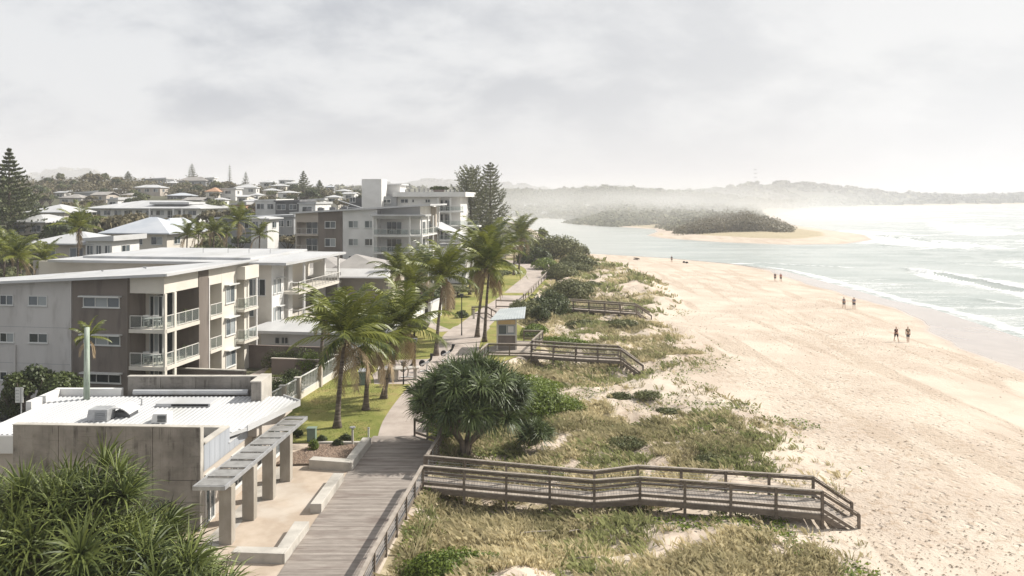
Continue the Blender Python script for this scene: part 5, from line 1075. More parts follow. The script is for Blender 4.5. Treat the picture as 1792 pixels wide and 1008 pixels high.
    for i, (a, b, e, Y, pb, rf, wl, rise, st, kd, lab) in enumerate(HL):
        house(a, b, e, Y, pb, rf, wl, rise, lab, depth=7, over=.45, storeys=st, kind=kd, rot=[4, -6, 10, 0][i % 4], nwin=max(1, int((b-a)*Y/F/3.6)), group='houses on the town hillside')
    far = [(883, 893, 366), (893, 906, 372), (912, 926, 361), (916, 938, 358), (930, 942, 363), (958, 966, 368), (968, 978, 366), (975, 985, 371), (1018, 1034, 360), (1095, 1102, 367), (990, 1000, 377), (948, 955, 373)]
    for i, (a, b, e) in enumerate(far):
        Y = 760+15*(i % 5)-(0 if e < 370 else 60); house(a, b, e, Y, e+5, 'roofw', 'white', 1.5, ['small white house on the far river bank', 'white-roofed house among trees across the river'][i % 2]+', '+['by the pines', 'at the waterline', 'upper left one', 'widest of the row', 'next to the widest', 'in the middle of the bank', 'right of the middle', 'low near the point', 'alone above the point', 'isolated far right one', 'lowest at the water on the right', 'half hidden by trees'][i], depth=10, nwin=1, kind='hip', group='houses across the river')
    for i, (a, b, e) in enumerate(((1478, 1490, 344), (1500, 1508, 349), (1452, 1462, 351), (1530, 1538, 350), (1556, 1562, 348), (1618, 1628, 350), (1634, 1644, 348), (1650, 1662, 349), (1668, 1682, 350), (1700, 1706, 349), (1720, 1728, 350), (1740, 1748, 349), (1765, 1772, 350))):
        house(a, b, e, 2330, e+4, 'roofw', 'white', 3, 'tiny pale building on the hazy far shore of the bay', depth=14, nwin=0, kind='hip', group='buildings on the far shore')
# ------------------------------------------------------------ surf club building
def club():
    f = Fr(350, 35, 3); root = empty('surf_club', f.w(-4, 3, 2.45), 'low concrete beach building with ribbed white roof, stained front wall and steel canopy', 'building')
    xs = [f.lx(p) for p in (22, 102, 184, 267, 350)]; T = 6.93
    pn = MB(); g = .012
    for a, b in zip(xs[:-1], xs[1:]):
        f.box(pn, a+g, b-g, 0, .06, 4.62, T); f.box(pn, a+g, b-g, 0, .06, 3.66 if b > -1.5 else 2.0, 4.6)
    f.box(pn, f.lx(308), xs[-1]-g, 0, .06, 1.6, 3.64); f.box(pn, xs[0]+g, f.lx(308)-.02, 0, .06, 1.6, 3.0)
    pn.build('front_wall', M['concd'], root, bevel=.006); f.part('wall_core', 'taupe', root, (xs[0]+.01, -.01, .061, .3, 1.6, T-.03)); f.part('coping', 'concl', root, (xs[0], .012, -.012, .33, T, T+.035), (-.008, .03, -.014, .3, 1.7, T-.002))
    f.part('dark_window', 'gd', root, (f.lx(262), f.lx(296), -.008, .02, 3.35, 3.75))
    # east side
    f.part('side_wall', 'beige', root, (-.3, -.02, .31, 11, 1.7, 4.9))
    window(f, root, 's', -.02, .5, 1.5, 2.45, 4.7, n=2, panes='dm', name='glass_door', fw=.09); window(f, root, 's', -.02, 3.4, 4.9, 2.9, 4.6, n=2, panes='dd', fw=.08); window(f, root, 's', -.02, 6.1, 7.4, 2.9, 4.6, n=2, panes='dd', fw=.08); window(f, root, 's', -.02, 8.4, 10.2, 2.6, 4.6, n=2, panes='dm', fw=.08)
    zp = MB(); y = .31
    for k in range(9):
        h = 6.12 if y < 2.6 else 5.35; f.box(zp, -.12, .05, y, y+.545, 4.92, h); y += .56
    zp.build('zinc_parapet', M['zinc'], root)
    f.part('parapet_cap', 'concl', root, (-.22, .1, .31, 2.95, 6.125, 6.2), (-1.6, -.23, 2.6, 2.95, 5.8, 6.2)); f.part('parapet_cap', 'roofw', root, (-.2, .09, 2.96, 5.36, 5.353, 5.4))
    f.part('bulkhead', 'beige', root, (-.9, .5, 5.37, 5.75, 4.95, 5.5), (-.3, .62, 5.76, 10.5, 4.9, 5.45))
    # roof
    P = [(-25.6, 38.0), (-21.9, 38.0), (-21.9, 35.78), (-13.78, 35.36), (-13.5, 38.3), (-13.0, 39.3), (-11.75, 44.1), (-13.0, 45.4), (-25.6, 45.4)]
    mb = MB(); mb.prism(P, 5.55, 5.72); rf = mb.build('roof', M['roofw'], root)
    rb = MB(); x = -25.5
    while x < -11.9:
        y0 = 38.05 if x < -21.9 else 35.80-(x+21.9)*.0517 if x < -13.78 else float(np.interp(x, [-13.78, -13.5, -13.0, -11.75], [35.4, 38.4, 39.4, 44.15])); y1 = 45.35 if x < -13 else float(np.interp(x, [-13, -11.75], [45.3, 44.2]))
        rb.hexa([(x-.07, y0, 5.721), (x+.07, y0, 5.721), (x+.07, y1, 5.721), (x-.07, y1, 5.721), (x-.035, y0, 5.76), (x+.035, y0, 5.76), (x+.035, y1, 5.76), (x-.035, y1, 5.76)]); x += .25
    rb.build('rib', M['roofw'], rf)
    mb = MB(); mb.beam((-13.0, 39.3, 5.68), (-11.7, 44.15, 5.68), .05, .3); mb.beam((-11.7, 44.17, 5.68), (-12.98, 45.45, 5.68), .05, .3); mb.build('fascia', M['roofw'], rf)
    mb = MB(); mb.box(-25.5, -21.95, 38.1, 45.3, 1.3, 4.85); mb.box(-21.8, -14.0, 35.85, 45.3, 1.7, 5.2); mb.build('inner_wall', M['beige'], root)
    mb = MB(); mb.box(-25.65, -21.95, 37.95, 38.09, 4.86, 5.7); mb.build('fascia', M['white'], root)
    mb = MB(); mb.box(-25.95, -22.2, 45.42, 45.7, 4.8, 6.15); mb.box(-25.95, -25.65, 42.7, 45.41, 4.8, 6.12); mb.build('side_parapet', M['white'], root)
    mb = MB(); X = [XP(p, 46) for p in (226, 284, 345, 408, 462)]
    for a, b in zip(X[:-1], X[1:]): mb.box(a+.012, b-.012, 45.8, 46.1, 1.6, 6.74)
    mb.box(-14.45, -13.92, 44.3, 46.2, 4.6, 6.78) ; mb.build('rear_wall', M['concd'], root, bevel=.006)
    mb = MB(); mb.box(X[0], -14.46, 45.78, 46.12, 6.74, 6.79); mb.box(-14.49, -13.88, 44.28, 46.24, 6.78, 6.84); mb.box(-13.918, -13.87, 44.3, 46.2, 4.7, 6.77); mb.build('coping', M['concl'], root)
    mb = MB(); mb.tube([(X[0]+.5, 45.5, 5.95), (-15, 45.5, 5.95)], .16, 8); mb.build('ridge_flashing', M['roofw'], rf)
    # things on the roof
    def skybox(name, px0, px1, py, Y, w, d, h, m1, m2, label, cat):
        x0, x1 = XP(px0, Y), XP(px1, Y); e = empty(name, ((x0+x1)/2, Y+d/2, 5.78), label, cat, 'equipment on the ribbed roof')
        mb = MB(); mb.hexa([(x0, Y, 5.74), (x1, Y, 5.74), (x1, Y+d, 5.74), (x0, Y+d, 5.74), (x0+.1, Y+.05, 5.78+h), (x1, Y+.05, 5.78+h), (x1, Y+d, 5.78+h), (x0+.1, Y+d, 5.78+h)]); mb.build('housing', M[m1], e, bevel=.02)
        mb = MB()
        for k in range(5): mb.box(x0+(x1-x0)*.42, x1-.06, Y-.015, Y+.03, 5.82+k*h*.16, 5.82+k*h*.16+h*.09)
        mb.build('grille', M[m2], e); return e
    skybox('roof_ventilator', 150, 187, 738, 40.2, 1, .9, .55, 'steel', 'mgrey', 'grey louvred ventilator box on the ribbed roof, behind the stained wall', 'ventilator')
    e = skybox('air_conditioner', 263, 292, 742, 39.9, 1, .7, .42, 'white', 'gd', 'squat white air conditioner with dark grille on the ribbed roof', 'air conditioner')
    e = empty('roof_skylight', (XP(208, 41), 41.3, 5.78), 'curved white hood over a dark opening on the ribbed roof', 'roof hood', 'equipment on the ribbed roof'); mb = MB()
    x0, x1 = XP(191, 40.8), XP(226, 40.8); n = 7
    for k in range(n):
        t0, t1 = k/n, (k+1)/n; z = lambda t: 5.8+.5*math.sin(math.pi*(.25+.62*t)); a, b = x0+(x1-x0)*t0, x0+(x1-x0)*t1; mb.hexa([(a, 40.8, z(t0)-.06), (b, 40.8, z(t1)-.06), (b, 42, z(t1)-.06), (a, 42, z(t0)-.06), (a, 40.8, z(t0)), (b, 40.8, z(t1)), (b, 42, z(t1)), (a, 42, z(t0))])
    mb.build('hood', M['white'], e); mb = MB(); mb.box(x0+.05, x1-.05, 41.0, 41.9, 5.74, 5.98); mb.build('opening', M['dgrey'], e)
    e = empty('roof_hatch', (XP(320, 43.5), 43.5, 5.8), 'raised white roof hatch with a dark slot near the rear wall of the ribbed roof', 'roof hatch', 'equipment on the ribbed roof'); mb = MB(); mb.box(XP(272, 43), XP(368, 43), 43.0, 44.4, 5.74, 5.93); mb.build('lid', M['roofw'], e, bevel=.02)
    mb = MB(); mb.box(XP(300, 43), XP(364, 43), 42.97, 43.0-.001, 5.8, 5.9); mb.build('slot', M['black'], e)
    e = empty('roof_vent_pipe', (XP(248, 43.5), 43.5, 5.78), 'thin vent pipe with elbow standing on the ribbed roof', 'vent pipe', 'equipment on the ribbed roof'); mb = MB(); q = XP(248, 43.5); mb.tube([(q, 43.5, 5.7), (q, 43.5, 6.05), (q-.15, 43.5, 6.1)], .04, 6); mb.build('pipe', M['steel'], e)
    q = XP(152, 44.7); mb = MB(); mb.tube([(q-.01, 44.7, 5.7), (q, 44.7, 7.8), (q, 44.7, 9.75)], [.17, .15, .135], 14); o = mb.build('pole', M['poleg'], smooth=True); tag(o, 'stout lichen-green pole rising from the back of the ribbed roof', 'pole')
    # canopy
    ca = empty('steel_canopy', (-12.2, 38.5, 5.0), 'galvanised steel grating canopy on four concrete columns along the plaza', 'canopy'); fi = lambda y: -13.2+(y-33.1)*.085; fo = lambda y: -11.9+(y-33.1)*.067
    mb = MB(); A = 33.1; B = 43.7
    for (p, q) in (((fi(A), A), (fi(B), B)), ((fo(A), A), (fo(B), B))): mb.beam((p[0], p[1], 4.98), (q[0], q[1], 4.98), .06, .17)
    for y in (A, B): mb.beam((fi(y), y, 4.98), (fo(y), y, 4.98), .06, .17)
    mb.build('frame', M['steel'], ca); gr = MB(); y = A+.1; k = 0
    while y < B-.05:
        pp = (y-A) % 1.12
        if .12 < pp < 1.0: gr.beam((fi(y)+.03, y, 5.03), (fo(y)-.03, y, 5.03), .062, .03)
        elif k % 2: gr.beam((fi(y)+.03, y, 4.98), (fo(y)-.03, y, 4.98), .03, .05)
        y += .075; k += 1
    gr.build('grating', mat('steel_grating', (.25, .245, .235), (.33, .325, .315), 2, rough=.6), ca)
    for y, xr_ in ((33.5, -11.75), (36.0, -11.62), (38.5, -11.5), (40.95, -11.36)):
        mb = MB(); mb.box(xr_-.53, xr_, y, y+.5, 2.35, 4.89); mb.build('column', mat('shade_toned_column_concrete', (.28, .255, .215), (.37, .34, .295), 1.4, (1, 1, .5), rough=.9, bump=.25, bsc=12), ca, bevel=.015)  # darker copy of the pale concrete, shade of the columns put into its colour
    return
def block_wall(name, polys, z, label, h=.45, m='concl', z0=2.4):
    e = empty(name, (polys[0][0][0][0], polys[0][0][0][1], z), label, 'seat wall', 'concrete seat walls round the plaza')
    for i, (P, hh) in enumerate(polys):
        mb = MB(); mb.prism(P, z0, z+hh); mb.build('wall' if i == 0 else 'return_wall', M[m], e, bevel=.02)
def plaza_things():
    block_wall('seat_wall', [([(-11.2, 31.9), (-9.1, 31.75), (-9.08, 32.35), (-11.15, 32.45)], .42), ([(-9.098, 31.75), (-9.02, 31.75), (-8.85, 34.95), (-9.5, 34.95), (-9.5, 32.37), (-9.078, 32.35)], .42)], 2.45, 'L-shaped concrete seat wall nearest the bottom of the plaza')
    block_wall('seat_wall', [([(-9.3, 36.85), (-8.78, 36.85), (-8.62, 41.0), (-9.15, 41.0)], .45)], 2.45, 'straight concrete seat wall in the middle of the plaza edge')
    block_wall('seat_wall', [([(-10.9, 42.9), (-8.62, 42.45), (-8.6, 43.05), (-10.8, 43.5)], .5), ([(-8.618, 42.45), (-8.5, 42.45), (-8.25, 46.9), (-8.75, 46.9), (-8.95, 43.12), (-8.598, 43.05)], .5)], 2.45, 'L-shaped concrete wall holding the pebble bed beside the boardwalk')
    P = [(-12.9, 43.3), (-10.85, 43.45), (-8.95, 43.1), (-8.75, 46.8), (-11.6, 46.9), (-12.6, 45)]
    mb = MB(); mb.prism(P, 2.4, 2.56); o = mb.build('garden_bed', M['bark']); tag(o, kind='structure')
    rng = np.random.default_rng(3); n = 4200; V = []; x = rng.uniform(-12.9, -8.8, n*2); y = rng.uniform(43.2, 46.85, n*2)
    ok = (sdist(P, x, y) > .06); x = x[ok][:n]; y = y[ok][:n]; s = .03+.045*rng.random(len(x)); a = rng.random(len(x))*6.28
    c, sn = np.cos(a)*s, np.sin(a)*s; z = np.full(len(x), 2.55)
    V = np.stack([np.stack([x+c, y+sn, z], -1), np.stack([x-sn*.8, y+c*.8, z], -1), np.stack([x-c, y-sn, z], -1), np.stack([x+sn*.8, y-c*.8, z], -1), np.stack([x, y, z+s*.9], -1)], 1).reshape(-1, 3)
    b = np.arange(len(x))[:, None]*5; T = np.concatenate([b+np.array([[0, 1, 4]]), b+np.array([[1, 2, 4]]), b+np.array([[2, 3, 4]]), b+np.array([[3, 0, 4]])])
    o = npmesh('bed_pebbles', V, T, mat('pebble', (.13, .085, .06), (.34, .26, .2), useV=1, rough=.9), fattr=np.tile(rng.random(len(x)), 4)); tag(o, kind='stuff')
    e = empty('kerb', (-10, 47.2, 2.45), 'pale concrete kerb behind the pebble bed', 'kerb'); mb = MB(); mb.box(-11.8, -8.55, 47.05, 47.3, 2.35, 2.62); mb.build('edge', M['concl'], e, bevel=.02)
    x, y = G(545, 772); e = empty('utility_cabinet', (x, y, 2.45), 'small dark green utility cabinet on the edge of the lawn', 'utility box'); mb = MB(); mb.box(x-.24, x+.26, y-.15, y+.25, 2.4, 3.2); mb.build('cabinet', M['greenbox'], e, bevel=.02); mb = MB(); mb.box(x-.27, x+.29, y-.18, y+.28, 3.2, 3.26); mb.build('lid', M['greenbox'], e); mb = MB(); mb.box(x-.2, x+.22, y-.165, y-.151, 2.55, 3.1); mb.build('door', M['greenbox'], e)
    x, y = G(617, 777, 2.55); e = empty('path_light', (x, y, 2.5), 'short pale bollard light with flat round cap by the pebble bed', 'bollard light'); mb = MB(); mb.tube([(x, y, 2.4), (x, y, 3.35)], .065, 10); mb.build('post', M['concl'], e); mb = MB(); mb.tube([(x, y, 3.35), (x, y, 3.5)], .05, 8); mb.build('lamp', M['gp'], e); mb = MB(); mb.tube([(x, y, 3.5), (x, y, 3.56)], .17, 12); mb.build('cap', M['steel'], e)
    x, y = G(645, 765); e = empty('small_post', (x, y, 2.45), 'small white marker post where the boardwalk meets the path', 'post'); mb = MB(); mb.box(x-.05, x+.05, y-.05, y+.05, 2.4, 3.0); mb.build('shaft', M['white'], e); mb = MB(); mb.box(x-.06, x+.06, y-.06, y+.06, 3.0, 3.04); mb.build('cap', M['steel'], e)
def lamp(px, py, pt, label, z0=2.45, arm=0, name='lamp_post', r=.06):
    x, y = G(px, py, z0); zt = ZP(pt, y); e = empty(name, (x, y, z0), label, 'lamp post', 'posts on the park lawn'); mb = MB(); mb.tube([(x, y, z0-.1), (x, y, z0+.5), (x, y, zt)], [r*1.4, r, r*.8], 8); mb.build('pole', M['black'], e)
    mb = MB(); mb.tube([(x, y, zt), (x, y, zt+.1), (x, y, zt+.3)], [.07, .2, .16], 10); mb.build('lamp_head', M['dgrey'], e); mb = MB(); mb.tube([(x, y, zt+.3), (x, y, zt+.36)], .24, 10); mb.build('lamp_cap', M['dgrey'], e)
def park_things():
    lamp(808, 587, 520, 'dark park lamp post between the path and the leaning palm pair'); lamp(726, 659, 600, 'slim lamp post just left of the large screw pine', r=.075); lamp(706, 673, 641, 'short dark post in front of the picnic paving', r=.055)
    # bin
    x, y = G(635, 673); e = empty('litter_bin', (x, y, 2.45), 'boxy grey-green litter bin with pale sloping lid on the lawn', 'bin'); mb = MB(); mb.box(x-.28, x+.3, y-.25, y+.35, 2.4, 3.45); mb.build('body', M['binp'], e, bevel=.02); mb = MB(); mb.hexa([(x-.33, y-.3, 3.45), (x+.35, y-.3, 3.45), (x+.35, y+.4, 3.45), (x-.33, y+.4, 3.45), (x-.33, y-.3, 3.53), (x+.35, y-.3, 3.53), (x+.3, y+.35, 3.68), (x-.28, y+.35, 3.68)]); mb.build('lid', M['steel'], e)
    x, y = G(661, 668); e = empty('barbecue_bench', (x+1, y, 2.45), 'public barbecue bench with brick pillars and long pale top', 'barbecue'); mb = MB(); mb.box(x, x+.85, y, y+1.0, 2.4, 3.35); mb.build('pillar', M['beige'], e); mb = MB(); mb.box(x+.95, x+1.5, y+.1, y+1.0, 2.4, 3.35); mb.build('pillar', M['beige'], e)
    mb = MB(); mb.prism([(x-.1, y-.1), (x+1.6, y-.1), (x+3.2, y+.55), (x+3.2, y+1.25), (x-.1, y+1.1)], 3.35, 3.45); mb.build('benchtop', M['concl'], e, bevel=.01); mb = MB(); mb.box(x+2.75, x+3.0, y+.65, y+1.1, 2.4, 3.349); mb.build('leg', M['concl'], e); mb = MB(); mb.box(x+.2, x+.8, y+.2, y+.8, 3.451, 3.49); mb.build('hotplate', M['steel'], e)
    # exercise machine : black and white seat arm and wheel
    for px, py, s, lab in ((713, 660, 1, 'black and white outdoor exercise machine behind the barbecue bench'), (746, 650, .8, 'white outdoor exercise machine with dark round hub beside the screw pine'), (783, 632, 1, 'white framed exercise machine with dark seat at the edge of the path')):
        x, y = G(px, py); e = empty('exercise_machine', (x, y, 2.45), lab, 'exercise machine', 'outdoor exercise machines'); mb = MB(); mb.beam((x-.5, y, 2.48), (x+.5, y, 2.48), .3, .06); mb.beam((x, y, 2.45), (x+.1, y, 3.25), .12, .12); mb.build('base', M['white'], e)
        mb = MB(); mb.beam((x-.45, y, 3.0), (x+.25, y, 3.3), .42, .16); mb.build('seat', M['white'], e, bevel=.05); mb = MB(); mb.tube([(x+.1, y, 3.2), (x+.4, y, 3.5), (x+.55*s, y, 3.95)], [.12, .1, .14], 8); mb.build('arm', M['black'], e)
        mb = MB(); mb.tube([(x-.35, y-.12, 3.15), (x-.35, y+.12, 3.15)], .26, 14); mb.build('wheel', M['black'], e)
    # fence
    FL = [(-16.15, 52.5), (-15.75, 55.0), (-15.4, 57.5), (-14.83, 61.6), (-14.3, 65.7), (-13.75, 69.0)]
    e = empty('glass_fence', (-15.4, 57.5, 2.45), 'boundary fence of pale pillars and ribbed glass panels beside the lawn', 'fence')
    for i, (a, b) in enumerate(zip(FL[:-1], FL[1:])):
        a = Vector((*a, 0)); b = Vector((*b, 0)); d = (b-a).normalized(); mb = MB(); mb.beam(a+d*.2+Vector((0, 0, 2.35)), b-d*.2+Vector((0, 0, 2.35)), .16, 1.1); mb.build('base_wall', M['cream'], e)
        mb = MB(); mb.beam(a+d*.2+Vector((0, 0, 4.0)), b-d*.2+Vector((0, 0, 4.0)), .08, .07); mb.beam(a+d*.2+Vector((0, 0, 2.94)), b-d*.2+Vector((0, 0, 2.94)), .06, .05); mb.build('rail', M['trim'], e)
        n = 14; mb = MB()
        for k in range(n): p = a.lerp(b, (k+.5)/n); mb.beam(p+Vector((0, 0, 2.96)), p+Vector((0, 0, 3.96)), .03, .03)
        gl = MB(); gl.beam(a+d*.2+Vector((0, 0, 3.46)), b-d*.2+Vector((0, 0, 3.46)), .015, .98); g = gl.build('glass_panel', M['gr'], e); mb.build('baluster', M['rail'], g)
    for p in FL:
        mb = MB(); mb.box(p[0]-.2, p[0]+.2, p[1]-.2, p[1]+.2, 1.3, 4.05); mb.build('pillar', M['beige'], e); mb = MB(); mb.box(p[0]-.24, p[0]+.24, p[1]-.24, p[1]+.24, 4.05, 4.11); mb.build('pillar_cap', M['concl'], e)
    e = empty('boundary_wall', (-13, 73, 2.45), 'plain white boundary wall stepping along the lawn behind the palms', 'wall'); mb = MB()
    for i, (a, b) in enumerate((((-13.6, 69.5), (-13.2, 72)), ((-13.1, 72.4), (-12.75, 74.8)), ((-12.6, 75.3), (-12.2, 79)), ((-12.1, 79.3), (-11.4, 86)), ((-11.3, 86.3), (-10.4, 93.5)))): mb.beam((*a, 2.9), (*b, 2.9), .22, 2.1+.12*(i % 2)); mb.box(b[0]-.17, b[0]+.17, b[1]-.17, b[1]+.17, 1.5, 4.15)
    mb.build('panel', M['white'], e)
    x, y = G(749, 560); e = empty('gate_pillar', (x, y, 2.45), 'bright white freestanding garden gate wall beside the lawn entry path', 'wall'); mb = MB(); mb.hexa([(x, y, 2.4), (x+.35, y, 2.4), (x+1.3, y+4, 2.4), (x+.9, y+4, 2.4), (x, y, 4.4), (x+.35, y, 4.4), (x+1.3, y+4, 4.5), (x+.9, y+4, 4.5)]); mb.build('wall', M['white'], e); mb = MB(); mb.hexa([(x-.03, y-.03, 4.4), (x+.38, y-.03, 4.4), (x+1.33, y+4, 4.5), (x+.87, y+4, 4.5), (x-.03, y-.03, 4.47), (x+.38, y-.03, 4.47), (x+1.33, y+4, 4.57), (x+.87, y+4, 4.57)]); mb.build('coping', M['roofw'], e)
    x, y = G(779, 542); e = empty('screen_box', (x, y, 2.45), 'black slatted service enclosure with white side at the back of the lawn', 'enclosure'); mb = MB()
    for k in range(9): mb.box(x+.12, x+1.25, y, y+.04, 2.5+k*.165, 2.64+k*.165)
    mb.build('slats', M['black'], e); mb = MB(); mb.box(x, x+.1, y-.02, y+1.3, 2.4, 4.0); mb.build('side_wall', M['white'], e)
    x, y = G(829, 558); e = empty('park_post', (x, y, 2.45), 'pale square post with cap beside the clipped bush', 'post'); mb = MB(); mb.box(x-.12, x+.12, y-.12, y+.12, 2.4, 3.6); mb.build('shaft', M['concl'], e); mb = MB(); mb.box(x-.3, x+.2, y-.2, y+.2, 3.6, 3.68); mb.build('cap', M['wood'], e)
    # kiosk
    X0, X1, Yk = XP(869, 76.2), XP(904.5, 76.2), 76.2; e = empty('kiosk', ((X0+X1)/2, 77, 2.5), 'small tan beach kiosk with pale blue roof and half-height window', 'kiosk')
    mb = MB(); mb.box(X0+.12, X1-.12, Yk+.1, Yk+2.6, 2.3, 5.35); mb.build('wall', M['taupe'], e); mb = MB(); mb.box(X0+.14, X1-.14, Yk+.06, Yk+.098, 4.93, 5.34); mb.build('header', M['tan'], e)
    for xx, nm in ((X0, 'post'), (X1-.14, 'post')): mb = MB(); mb.box(xx, xx+.14, Yk, Yk+.14, 2.3, 5.4); mb.build('post', M['cream'], e)
    mb = MB(); mb.box(X1-.12, X1-.05, Yk+.15, Yk+2.6, 2.3, 5.35); mb.build('side_panel', M['cream'], e); kf = type('k', (), {})()
    fk = Fr(896, 76.28, 0); fk.o = Vector((0, Yk+.1)); w = window(fk, e, 'f', 0, X0+.16, X1-.16, 3.95, 4.9, n=2, panes='mp', fw=.05); mb = MB(); mb.box((X0+X1)/2+.12, X1-.3, Yk+.07, Yk+.081, 4.15, 4.75); mb.build('notice', M['white'], w); mb = MB(); mb.box(X0+.1, X1-.1, Yk-.1, Yk+.059, 3.88, 3.94); mb.build('counter', M['cream'], e)
    mb = MB(); r0, r1 = XP(857, 75), XP(918, 75); mb.hexa([(r0, 75.1, 5.42), (r1, 75.1, 5.62), (r1+.2, 79.4, 6.1), (r0+.9, 79.4, 5.9), (r0, 75.1, 5.5), (r1, 75.1, 5.7), (r1+.2, 79.4, 6.18), (r0+.9, 79.4, 5.98)]); rf = mb.build('roof', M['bluem'], e); mb = MB()
    for k in range(12): t = (k+.5)/12; mb.beam((r0+(r1-r0)*t, 75.12, 5.51+.2*t), (r0+.9+(r1-r0-.7)*t, 79.38, 5.99+.2*t), .05, .04)
    mb.build('rib', M['bluem'], rf)
    # sign and car
    xs = XP(37, 50); e = empty('street_sign', (xs, 50, 1.5), 'white two-faced street sign on a thin post at the far left', 'sign'); mb = MB(); mb.tube([(xs, 50, 1.4), (xs, 50, 5.1)], .045, 8); mb.build('post', M['steel'], e); mb = MB(); mb.box(xs-.33, xs-.03, 49.93, 49.97, 4.2, 5.15); mb.box(xs-.028, xs+.14, 49.96, 50.0, 4.2, 5.15); mb.build('sign_plate', M['white'], e); mb = MB()
    for k in range(4): mb.box(xs-.29, xs-.09, 49.922, 49.929, 4.35+k*.2, 4.39+k*.2)
    mb.build('lettering', M['steel'], e)
    sheet('car_park', [(-60, 46.5), (-26.3, 46.5), (-26.3, 57), (-60, 58.5)], 1.512, M['asphalt']); sheet('bay_line', [(-40, 52.9), (-27, 52.9), (-27, 53.02), (-40, 53.02)], 1.517, M['white']); mb = MB(); mb.box(-60, -26.3, 57.1, 57.3, 1.3, 1.66); o = mb.build('car_park_kerb', M['concl']); tag(o, kind='structure')
    car(XP(8, 49.5)-1.2, 49.5, 1.5)
def car(x, y, z):
    e = empty('parked_car', (x, y, z), 'white parked car cut by the left edge of the picture', 'car'); prof = [(-2.1, .35), (-2.15, .7), (-1.9, .95), (-1.2, 1.0), (-.5, 1.42), (.7, 1.45), (1.45, 1.02), (2.0, .9), (2.15, .6), (2.1, .33)]
    mb = MB(); n = len(prof); v = []
    for s, w in ((-1, .84), (1, .84)): v += [(x+a, y+s*w*(1 if b < 1.05 else .82), z+b) for a, b in prof]
    mb.add(v, [tuple(range(n-1, -1, -1)), tuple(range(n, 2*n))]+[(i, (i+1) % n, n+(i+1) % n, n+i) for i in range(n)]); mb.build('body', M['carw'], e, bevel=.05)
    mb = MB()
    for s in (-1, 1): mb.hexa([(x-1.0, y+s*.845-.01, z+1.02), (x+1.2, y+s*.845-.01, z+1.02), (x+1.2, y+s*.845+.01, z+1.02), (x-1.0, y+s*.845+.01, z+1.02), (x-.45, y+s*.73-.02, z+1.38), (x+.65, y+s*.73-.02, z+1.4), (x+.65, y+s*.73+.02, z+1.4), (x-.45, y+s*.73+.02, z+1.38)])
    mb.hexa([(x+1.42, y-.7, z+1.05), (x+1.44, y-.7, z+1.06), (x+1.44, y+.7, z+1.06), (x+1.42, y+.7, z+1.05), (x+.76, y-.62, z+1.44), (x+.8, y-.62, z+1.46), (x+.8, y+.62, z+1.46), (x+.76, y+.62, z+1.44)]); mb.build('window', M['gd'], e)
    for a in (-1.35, 1.35):
        for s in (-.78, .78): mb = MB(); mb.tube([(x+a, y+s-.1, z+.32), (x+a, y+s+.1, z+.32)], .32, 16); w = mb.build('wheel', M['rubber'], e); mb = MB(); mb.tube([(x+a, y+s-.11, z+.32), (x+a, y+s+.11, z+.32)], .18, 12); mb.build('rim', M['steel'], w)
    for s in (-.6, .6): mb = MB(); mb.box(x+2.08, x+2.16, y+s-.15, y+s+.15, z+.62, z+.76); mb.build('headlight', M['gp'], e)

